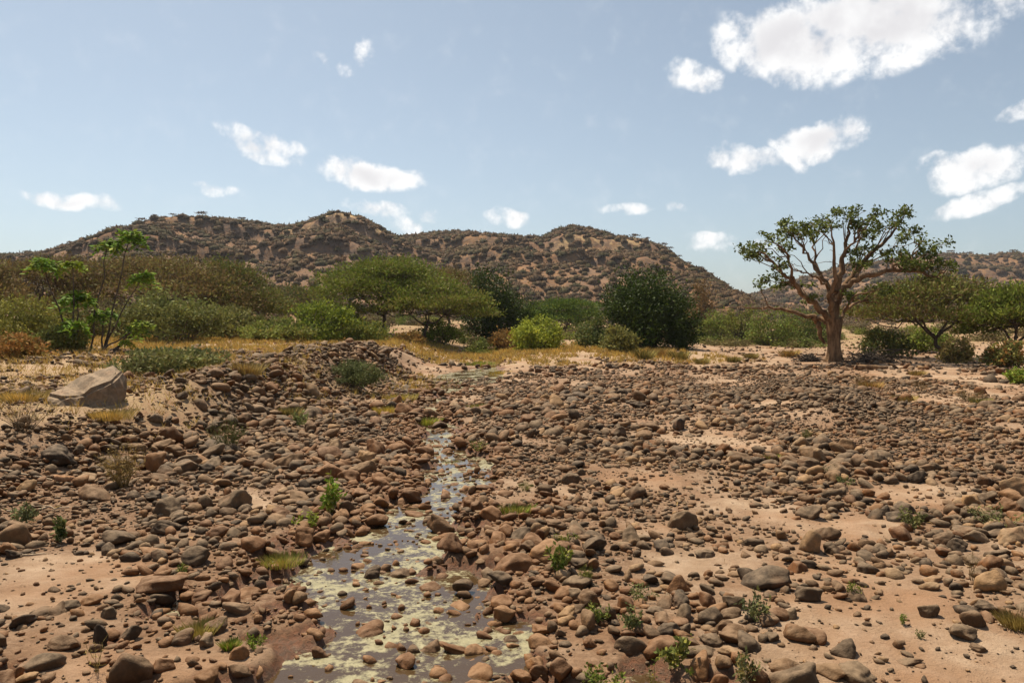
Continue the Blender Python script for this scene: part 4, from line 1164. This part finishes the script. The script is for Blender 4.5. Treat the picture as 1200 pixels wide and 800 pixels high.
# --- the big spreading tree (traced limbs, real depth)
def big_tree():
    global rng
    keep = rng; rng = np.random.default_rng(77)
    Y = 60.0
    x0, _, z0 = ground_at_depth(978.5, Y)
    K = Y / FPX / 4
    def P(X, Yc, dp):
        u = 978.5 + (X - 475) / 4; v = 425.5 + (Yc - 783) / 4; yy = Y + dp
        return np.array([(u - 600) / FPX * yy - x0, dp, CAM_H + (375 - v) / FPX * yy - z0])
    t = thing('spreading_tree', 'large spreading tree with thick pale orange trunk and open crown on sand', 'tree', (x0, Y, z0))
    # fluted trunk
    zs = np.linspace(-.3, 3.2, 18); th = np.linspace(0, 6.283, 30, endpoint=False)
    V = []
    for z in zs:
        q = max(z, 0) / 3.2
        r0 = .50 + .26 * math.exp(-max(z, 0) * 2.2) - .10 * math.sin(q * 3.1) + .08 * q
        fl = 1 + .13 * np.sin(th * 5 + z * .5) + .07 * np.sin(th * 9 - z * .8) + .04 * np.sin(th * 14 + z * 2)
        V.append(np.stack([np.cos(th) * r0 * fl + (-.08 * q), np.sin(th) * r0 * fl * .9, np.full(30, z)], 1))
    V = np.concatenate(V); i = np.arange(17)[:, None] * 30; j = np.arange(30)[None]; j2 = (j + 1) % 30
    F = np.stack([i + j, i + j2, i + 30 + j2, i + 30 + j], -1).reshape(-1, 4)
    link('trunk', mk_mesh('trunk', V, F, M_BARK_FIG, True), t)
    LIMBS = {
        'A': ([(470, 640), (478, 560), (482, 480), (490, 400), (503, 330), (520, 260), (530, 180), (540, 110)], .40, .04, .5),
        'A2': ([(466, 640), (455, 540), (452, 470), (470, 400), (468, 300), (462, 220), (450, 140)], .26, .035, -2.4),
        'B': ([(478, 520), (450, 440), (400, 370), (350, 290), (310, 230), (255, 150)], .22, .03, 2.6),
        'B2': ([(400, 370), (380, 290), (372, 220), (350, 140)], .11, .03, 3.6),
        'D': ([(484, 500), (505, 440), (545, 385), (595, 322), (660, 258), (718, 208), (750, 160), (790, 105)], .30, .035, 1.6),
        'D2': ([(560, 262), (590, 200), (575, 150), (570, 90)], .07, .025, 2.0),
        'D3': ([(525, 250), (560, 215), (600, 170), (640, 100)], .08, .03, -1.2),
        'E': ([(488, 480), (520, 415), (570, 392), (640, 370), (740, 352), (830, 350), (890, 368), (935, 385), (1000, 335)], .25, .04, -2.2),
        'E2': ([(740, 352), (770, 310), (820, 290), (880, 250), (840, 190)], .10, .03, -2.0),
        'F': ([(478, 610), (440, 560), (385, 515), (330, 470), (290, 428), (255, 385), (205, 330), (150, 275), (85, 250)], .30, .03, -1.8),
        'F2': ([(290, 428), (270, 360), (250, 280), (215, 230), (140, 210)], .12, .03, -2.6),
        'G': ([(468, 620), (430, 585), (380, 565), (330, 550), (260, 538), (180, 522), (110, 535), (40, 515)], .22, .04, 2.4),
        'G2': ([(375, 566), (392, 590), (408, 640), (424, 690)], .19, .13, 1.0),
        'H': ([(490, 590), (515, 540), (560, 505), (610, 492), (672, 497)], .15, .03, 2.2),
        'C2': ([(480, 450), (430, 420), (395, 385), (330, 355), (280, 350)], .12, .03, -3.0),
        'H2': ([(520, 540), (545, 490), (600, 455), (690, 430)], .10, .03, -2.4),
        'I': ([(560, 395), (600, 330), (640, 300), (690, 290)], .10, .03, 2.8),
    }
    nodes = []
    for nm, (pts, r0, r1, dpt) in LIMBS.items():
        n = len(pts); base_d = 0
        if nm in ('B2', 'F2', 'E2', 'D2', 'G2', 'I'):
            par = {'B2': ('B', 2), 'F2': ('F', 4), 'E2': ('E', 4), 'D2': ('D', 3), 'G2': ('G', 2), 'I': ('E', 2)}[nm]
            bd = LIMBS[par[0]][3] * (par[1] / (len(LIMBS[par[0]][0]) - 1)) ** .8
        else: bd = 0
        Q = np.array([P(a, b, bd + (dpt - bd) * (k / (n - 1)) ** .8) for k, (a, b) in enumerate(pts)])
        # smooth resample with small kinks
        tt = np.linspace(0, n - 1, n * 3); Qi = np.stack([np.interp(tt, np.arange(n), Q[:, c]) for c in range(3)], 1)
        Qs = Qi.copy(); Qs[1:-1] = (Qi[:-2] + Qi[1:-1] * 2 + Qi[2:]) / 4
        Qs[2:-1] += rng.normal(size=(len(Qs) - 3, 3)) * .07
        rad = .82 * r0 * (1 - np.linspace(0, 1, len(Qs))) ** .8 + r1 * .8
        m = MB(); m.tube(Qs, rad, 8, wob=.12)
        link('limb', m.mesh('limb', M_BARK_FIG, True), t)
        if nm != 'G2':
            for q, r in zip(Qs[len(Qs) // 4:], rad[len(Qs) // 4:]): nodes.append((q, r))
    NP_ = np.array([q for q, _ in nodes])
    CL = [(60, 250), (80, 285), (110, 240), (150, 205), (190, 190), (215, 140), (250, 130), (290, 125), (330, 130), (370, 125), (400, 150), (450, 100), (480, 85), (510, 70), (540, 85),
          (570, 65), (600, 110), (640, 90), (680, 85), (720, 95), (760, 90), (790, 90), (790, 115), (640, 130), (600, 215), (610, 240), (560, 260), (770, 205), (800, 190), (840, 175),
          (870, 210), (700, 290), (740, 300), (780, 280), (820, 300), (860, 290), (900, 260), (890, 320), (940, 300), (1000, 320), (1020, 325), (960, 245), (910, 400), (540, 330), (580, 350),
          (600, 340), (560, 310), (710, 410), (690, 440), (740, 440), (540, 450), (590, 460), (560, 480), (160, 400), (200, 410), (240, 440), (300, 420), (220, 390), (370, 470), (440, 460),
          (100, 425), (570, 150), (440, 170), (420, 240), (350, 180), (210, 330), (230, 240), (520, 370), (270, 180), (310, 170), (380, 180), (490, 130), (540, 140), (610, 160), (665, 150),
          (700, 130), (740, 140), (130, 270), (700, 265), (850, 250), (920, 290), (730, 325), (800, 330), (480, 170), (520, 110), (630, 190), (180, 380), (260, 400), (720, 470), (610, 480),
          (860, 330), (690, 310), (760, 260), (930, 240), (960, 330), (510, 400), (330, 160), (430, 120), (90, 265), (60, 280)]
    tw = MB(); lf = MB()
    for (X, Yc) in [q for i, q in enumerate(CL) if i % 4 != 3]:
        for rep in range(2 if rng.random() < .35 else 1):
            c = P(X + rng.normal() * 10, Yc + rng.normal() * 8, 0)
            tg = c * .74 + np.array([0, 0, 3.6]) * .26
            k = np.argmin(((NP_ - tg)[:, [0, 2]] ** 2).sum(1) + rng.random(len(NP_)) * .5) if rep == 0 else np.argmin(((NP_ - c)[:, [0, 2]] ** 2).sum(1) + rng.random(len(NP_)) * .6)
            q, r = nodes[k]
            c = P(X + rng.normal() * 8, Yc + rng.normal() * 7, q[1] + rng.normal() * .9)
            tw.tube(limb_pts(q, c, n=6, wig=.05, arch=.03), np.linspace(min(r * .8, .055), .012, 6), 5)
            for s in range(3):
                e = c + rng.normal(size=3) * np.array([.36, .42, .16])
                tw.tube(limb_pts(c, e, n=3, wig=.08), np.linspace(.018, .008, 3), 3)
                n = 27
                pts = e + rng.normal(size=(n, 3)) * np.array([.17, .2, .12])
                lf.leaves(pts, .26, jitter_tint((.066, .084, .022), n, .4, (.11, .13, .032), .3), up=.1, aspect=1.7, flat=1.0)
    # bare hanging twigs on the shaded side
    for k in range(70):
        q, r = nodes[rng.integers(0, len(nodes))]
        e = q + rng.normal(size=3) * np.array([.9, .8, .45])
        tw.tube(limb_pts(q, e, n=5, wig=.08), np.linspace(.03, .008, 5), 4)
    link('twigs', tw.mesh('twigs', M_BARK_FIG, True), t, kind='stuff')
    link('crown', lf.mesh('crown', M_LEAF_GLOSS), t)
    rng = keep
big_tree()

# --- driftwood, brush pile, fallen logs
def log(label, u, v, length_px, rad, yaw, mat, bend=.06, name='driftwood_branch', forks=2, seed=0):
    global rng
    keep = rng; rng = np.random.default_rng(900 + seed)
    x, y = ground_hit(u, v); L = length_px / FPX * y
    n = 9; s = np.linspace(-.5, .5, n) * L
    px = s * math.cos(yaw); py = s * math.sin(yaw)
    pz = h(x + px, y + py) - hs(x, y) + rad * .9
    pz = np.maximum(pz, np.interp(s, [s[0], s[-1]], [pz[0], pz[-1]]))
    P = np.stack([px, py, pz], 1); P[1:-1] += rng.normal(size=(n - 2, 3)) * bend * L * np.array([.25, .25, .08])
    m = MB(); m.tube(P, np.linspace(rad, rad * .5, n), 7, wob=.25)
    for c in (P[0], P[-1]): pass
    t = thing(name, label, 'driftwood' if name != 'fallen_log' else 'log', (x, y, hs(x, y)), 'driftwood on the bank')
    st = link('stem', m.mesh('stem', mat, True), t)
    for k in range(forks):
        q = P[rng.integers(3, n - 1)]
        e = q + np.array([rng.normal() * .18 * L, rng.normal() * .12 * L, abs(rng.normal()) * .05 * L])
        f = MB(); f.tube(limb_pts(q, e, n=4, wig=.06), np.linspace(rad * .5, rad * .2, 4), 5)
        link('fork', f.mesh('fork', mat, True), t)
    rng = keep
log('long thin bleached branch lying across the stony bank', 35, 562, 78, .022, R(8), M_WOOD, seed=1)
log('short thick orange-tan log between bank stones', 75, 566, 22, .085, R(40), M_WOOD_RED, .03, forks=0, seed=2)
log('forked bleached stick beside the pale grey-green weed', 45, 600, 64, .02, R(25), M_WOOD, .15, seed=3)
log('straight tan stick lying behind the wiry brown bush', 182, 522, 48, .025, R(3), M_WOOD_RED, .03, forks=1, seed=4)
log('small orange stick among stones above the short log', 98, 530, 22, .035, R(-10), M_WOOD_RED, .03, forks=0, seed=5)
log('pale stick standing out of cobbles near the blocky boulder', 175, 510, 20, .02, R(70), M_WOOD, .05, forks=1, seed=6)
log('pair of thin white sticks on sand beside the big brown boulder', 38, 652, 30, .014, R(12), M_WOOD, .04, forks=1, seed=7)
log('fallen reddish log on the bank top before the thicket', 312, 412, 30, .11, R(25), M_WOOD_RED, .02, 'fallen_log', 0, 8)
log('pale stick leaning on the upper cobble bank', 318, 440, 16, .03, R(60), M_WOOD, .04, forks=0, seed=9)
log('short fallen log on sand in front of the spreading tree', 1022, 434, 38, .20, R(5), M_BARK_FIG, .02, 'fallen_log', 0, 10)
log('thin stick on dry grass below the pale boulder', 200, 478, 30, .015, R(15), M_WOOD, .06, forks=1, seed=11)
log('pale twig on sand near the ochre boulder', 1180, 735, 20, .01, R(-50), M_WOOD, .06, forks=1, seed=12)

def brush_pile(label, u, v, wpx, hpx, seed):
    global rng
    keep = rng; rng = np.random.default_rng(seed)
    x, y = ground_hit(u, v); W = wpx / FPX * y; H = hpx / FPX * y
    t = thing('brush_pile', label, 'brush pile', (x, y, hs(x, y)))
    for g in range(24):
        m = MB()
        for k in range(5):
            a = np.array([rng.normal() * W * .22, rng.normal() * W * .16, rng.random() * H * .5])
            d = rng.normal(size=3) * np.array([W * .24, W * .18, H * .35])
            p0 = a - d; p1 = a + d; p0[2] = max(p0[2], .01); p1[2] = max(p1[2], .01)
            m.tube(limb_pts(p0, p1, n=5, wig=.07), np.linspace(.04, .012, 5), 4)
        link('branch', m.mesh('branch', M_BARK, True), t)
    rng = keep
brush_pile('dark heap of dead branches on sand beside the spreading tree trunk', 1018, 424, 50, 14, 5)
brush_pile('small dark tangle of roots and twigs against the spreading tree trunk', 948, 424, 24, 8, 6)

# fine sticks and leaf litter on the bank
ns = 9000
sy_ = np.sqrt(rng.random(ns) * (45 ** 2 - 100) + 100); sx_ = (rng.random(ns) * 2 - 1) * (2 + sy_ * .66)
kk = ((bank_t(sx_, sy_) > .3) | (rng.random(ns) < .22)) & (stream_q(sx_, sy_) < -.2); sx_, sy_ = sx_[kk], sy_[kk]; sz_ = h(sx_, sy_)
lm = MB()
lm.leaves(np.stack([sx_, sy_, sz_ + .012], 1), .05 + .16 * rng.random(len(sx_)) ** 2, jitter_tint((.30, .20, .11), len(sx_), .5, (.14, .09, .055), .4), up=0, aspect=7, out=np.array([0, 0, 0]), flat=3)
Vl = lm.V[0].reshape(-1, 4, 3); Vl[..., 2] = Vl[:, :1, 2] + np.clip(Vl[..., 2] - Vl[:, :1, 2], 0, .06)
lm.V[0] = Vl.reshape(-1, 3)
lt = link('leaf_litter', lm.mesh('leaf_litter', M_DRY), kind='stuff', label='dry twigs and leaf litter strewn over the bank', category='litter')

print('t', round(time.time() - _t0, 1))
# ------------------------------------------------------------------ bushes on the plain and the hills
def far_bush(seed, n, W=1.0, H=.75, leaf=.16, trunk=False, tint=(1, 1, 1)):
    r = np.random.default_rng(seed)
    k = 9
    cc = r.normal(size=(k, 3)); cc /= np.linalg.norm(cc, axis=1)[:, None]; cc[:, 2] = np.abs(cc[:, 2])
    cc = cc * (.35 + .45 * r.random((k, 1))) * np.array([W, W, H]) 
    P = np.repeat(cc, n // k + 1, 0)[:n] + r.normal(size=(n, 3)) * np.array([W, W, H]) * .16
    P[:, 2] = np.maximum(P[:, 2], -.1)
    if trunk:
        P[:, 2] = P[:, 2] * .35 + H * 1.0
    global rng
    keep = rng; rng = r
    m = MB(); m.leaves(P, leaf, jitter_tint(tint, n, .3), up=.3, aspect=1.5)
    if trunk:
        for q in range(4):
            m.tube(limb_pts((0, 0, -.2), (r.normal() * .4 * W, r.normal() * .4 * W, H * 1.05), n=4, wig=.06), np.linspace(.06, .02, 4), 4, (.8, .75, .7))
    rng = keep
    return m
PAL_HILL = [(.082, .049, .040), (.096, .061, .049), (.060, .041, .036), (.078, .054, .036), (.054, .044, .029), (.115, .068, .054)]
PAL_PLAIN = [(.14, .115, .068), (.125, .12, .05), (.12, .095, .075), (.10, .12, .04), (.155, .115, .082), (.135, .145, .045)]
# plain bushes between thicket and hills, each its own object
pb = []
for i, c in enumerate(PAL_PLAIN):
    for v in range(2):
        m = far_bush(500 + i * 3 + v, 900, 1.0, .75, .10, False, c)
        pb.append(m.mesh('bush', M_DRY if i in (0, 2, 4) else M_LEAF))
PN = ['olive-brown', 'olive-green', 'grey leafless', 'dull green', 'pale brown leafless', 'yellowish green']
for i in range(200):
    y = 100 + 190 * random.random() ** 1.5
    u = random.uniform(-60, 1260); x = at_depth(u, y)
    s = random.uniform(1.6, 3.2); k = random.randrange(len(pb))
    o = link('thorn_bush', pb[k], label=f'{PN[k // 2]} thorn bush on the plain between thicket and hills', category='bush', group='thorn bushes on the plain')
    o.location = (x, y, hs(x, y) - .1); o.rotation_euler = (0, 0, random.uniform(0, 6.28)); o.scale = (s, s, s * random.uniform(.8, 1.15))
# understory filling the thicket
for i in range(190):
    u = random.choice([random.uniform(-40, 330), random.uniform(200, 590), random.uniform(590, 720), random.uniform(800, 985), random.uniform(800, 985), random.uniform(480, 720)])
    if 415 < u < 545: continue
    y = random.uniform(72, 112) if u < 590 else random.uniform(84, 120)
    x = at_depth(u, y); s = random.uniform(1.0, 2.0); k = random.choice((2, 3, 6, 7, 10, 11, 0, 1, 8))
    o = link('undergrowth_bush', pb[k], label=f'{PN[k // 2]} low bush filling the thicket under the acacias', category='bush', group='undergrowth bushes of the thicket')
    o.location = (x, y, hs(x, y) - .1); o.rotation_euler = (0, 0, random.uniform(0, 6.28)); o.scale = (s * 1.3, s * 1.3, s * random.uniform(.7, 1.05))
# the same scrub goes on past both sides of the picture
for i in range(46):
    u = random.choice([random.uniform(-420, -40), random.uniform(1230, 1500)]); y = random.uniform(32, 95) if u < 0 else random.uniform(48, 100)
    x = at_depth(u, y); s = random.uniform(1.0, 2.2); k = random.randrange(len(pb))
    o = link('scrub_bush', pb[k], label=f'{PN[k // 2]} bush beyond the thicket edge on the plain', category='bush', group='bushes beyond the thicket')
    o.location = (x, y, hs(x, y) - .1); o.rotation_euler = (0, 0, random.uniform(0, 6.28)); o.scale = (s * 1.2, s * 1.2, s)
# hill bushes
hb = []
for i, c in enumerate(PAL_HILL): hb.append(far_bush(600 + i, 420, .92, .72, .17, False, c))
hbm = [m.mesh('bush', M_DRY) for m in hb]
def dome_bush(seed, tint):
    """far shrub: lumpy rounded dome with a few twig ends standing out"""
    r = np.random.default_rng(seed)
    V0, F0 = ICO[0]
    fz = V0[F0].mean(1)[:, 2]; F = F0[fz > -.35]
    used = np.unique(F); mp = np.full(len(V0), -1); mp[used] = np.arange(len(used)); F = mp[F]; V = V0[used].copy()
    V *= (.72 + .5 * r.random((len(V), 1))) * np.array([1, 1, .8]); V[:, 2] = np.maximum(V[:, 2], -.15)
    T = np.asarray(tint)[None] * (.75 + .5 * r.random((len(V), 1)))
    n = 10; d = r.normal(size=(n, 3)); d[:, 2] = np.abs(d[:, 2]); d /= np.linalg.norm(d, axis=1)[:, None]
    c = d * np.array([.85, .85, .7]); sd = np.cross(d, r.normal(size=(n, 3))); sd /= np.linalg.norm(sd, axis=1)[:, None]
    Q = np.stack([c - sd * .16, c + sd * .16, c + d * .34 + r.normal(size=(n, 3)) * .1], 1).reshape(-1, 3)
    F = np.concatenate([F, np.arange(3 * n).reshape(-1, 3) + len(V)]); T = np.concatenate([T, np.repeat(np.asarray(tint)[None] * (.8 + .5 * r.random((n, 1))), 3, 0)])
    m = MB(); m.add(np.concatenate([V, Q]), F, T); return m
lite = [dome_bush(650 + i, c) for i, c in enumerate(PAL_HILL)]
umb = [far_bush(680 + i, 150, 1.5, 1.1, .26, True, PAL_HILL[i]).mesh('tree', M_DRY) for i in range(3)]
cand = []
for (zf, D, F, n, xr, smin, smax, hid) in ((zA, 470, 250, 16000, (-520, 70), 1.3, 2.9, 0), (zB, 540, 290, 11500, (-150, 215), 1.4, 3.1, 1), (zC, 900, 560, 6500, (120, 760), 2.2, 5.0, 2)):
    x = rng.uniform(xr[0], xr[1], n); y = F + (D * 1.02 - F) * rng.random(n)
    z, t = zf(x, y)
    dn = fbm(x * .03, y * .03, 4, 61 + hid)
    band = np.exp(-((t - .58) / .05) ** 2) + np.exp(-((t - .98) / .05) ** 2)
    k = (t > .0) & (rng.random(n) < np.clip(.66 + (dn - .5) * 1.0 + band * .4, .2, 1))
    s = smin * (smax / smin) ** rng.random(n) * (1 + .25 * band)
    for xx, yy, zz, ss, b in zip(x[k], y[k], z[k], s[k], band[k]):
        cand.append((xx, yy, zz, ss, hid, b))
HN = ['slope of the long hill with the rounded knob', 'slope of the hill that ends in a steep nose', 'distant hill beyond the spreading tree']
def visible_size(c): 
    u, v, d = project(c[0], c[1], c[2]); return (c[3] / d) * (1 if -20 < u < 1220 else 0)
order = sorted(range(len(cand)), key=lambda i: -visible_size(cand[i]))
single = set(order[:270])
VV, FF, TT = [], [], []; n0 = 0
for i, c in enumerate(cand):
    k = random.randrange(6)
    if c[5] > .5 and random.random() < .6: k = random.choice((0, 2, 4))
    if i in single:
        o = link('hill_shrub', hbm[k], label=f"{['grey-brown', 'pale grey-brown', 'dark grey', 'olive-grey', 'dark olive', 'pinkish grey'][k]} dry shrub on the {HN[c[4]]}", category='shrub', group='dry shrubs on the hillsides')
        o.location = (c[0], c[1], c[2] - .1); o.rotation_euler = (0, 0, random.uniform(0, 6.28)); o.scale = (c[3],) * 2 + (c[3] * random.uniform(.8, 1.1),)
    else:
        m = lite[k]; V = np.concatenate(m.V); a = random.uniform(0, 6.28); ca, sa = math.cos(a), math.sin(a)
        W = np.stack([V[:, 0] * ca - V[:, 1] * sa, V[:, 0] * sa + V[:, 1] * ca, V[:, 2]], 1) * c[3] + np.array(c[:3])
        VV.append(W); FF.append(m.F[0] + n0); TT.append(m.T[0]); n0 += len(V)
link('hill_scrub', mk_mesh('hill_scrub', np.concatenate(VV), np.concatenate(FF), M_DRY, False, np.concatenate(TT)), kind='stuff',
     label='dry grey-brown scrub covering the hillsides', category='scrub')
# trees standing on the skyline
SKY_TREES = [(238, 0, 2.6), (285, 0, 2.2), (205, 0, 1.8), (167, 0, 2.4), (182, 0, 1.8), (83, 0, 1.8), (32, 0, 1.8), (330, 0, 1.7), (372, 0, 1.6), (476, 1, 1.7), (505, 1, 1.8), (540, 1, 1.6), (572, 1, 1.8), (598, 1, 1.7),
             (745, 1, 3.2), (757, 1, 2.3), (776, 1, 2.6), (783, 1, 2.4), (795, 1, 2.2), (806, 1, 2.2), (818, 1, 2.0), (832, 1, 2.0), (850, 1, 1.8), (1112, 2, 4.0), (1135, 2, 3.4), (1160, 2, 3.6), (1185, 2, 3.6), (1062, 2, 3.4)]
for i, (u, hid, s) in enumerate(SKY_TREES):
    zf, D = ((zA, 470), (zB, 540), (zC, 900))[hid]
    yv = np.linspace(D * .75, D * 1.15, 60); xv = (u - 600) / FPX * yv; z, t = zf(xv, yv)
    j = int(np.argmax((z - CAM_H) / yv))
    o = link('umbrella_tree', umb[i % 2], label=f"small flat-topped tree on the skyline of the {HN[hid].replace('slope of the ', '')}", category='tree', group='trees on the hill skyline')
    o.location = (xv[j], yv[j], z[j] - .3); o.rotation_euler = (0, 0, random.uniform(0, 6.28)); o.scale = (s,) * 3
print('done; hill bushes', len(cand))

# ------------------------------------------------------------------ dry-season haze
hz = bpy.data.materials.new('haze'); hz.use_nodes = True; hz.node_tree.nodes.clear()
k = NT(hz.node_tree); out = k.node('ShaderNodeOutputMaterial')
pv = k.node('ShaderNodeVolumePrincipled'); pv.inputs['Color'].default_value = (.86, .90, 1.0, 1); pv.inputs['Density'].default_value = .00008; pv.inputs['Anisotropy'].default_value = .3
k.l.new(pv.outputs[0], out.inputs['Volume'])
import bmesh
bm = bmesh.new(); bmesh.ops.create_cube(bm, size=1.0)
me = bpy.data.meshes.new('haze'); bm.to_mesh(me); bm.free(); me.materials.append(hz)
link('haze', me, kind='stuff', label='thin dry haze in the air over the whole valley', category='haze')
o = bpy.data.objects['haze']; o.location = (0, 1480, 48); o.scale = (7000, 3100, 150)
tri = sum(sum(len(p.vertices) - 2 for p in m.polygons) for m in bpy.data.meshes)
print('t', round(time.time() - _t0, 1), 'triangles in meshes', tri)
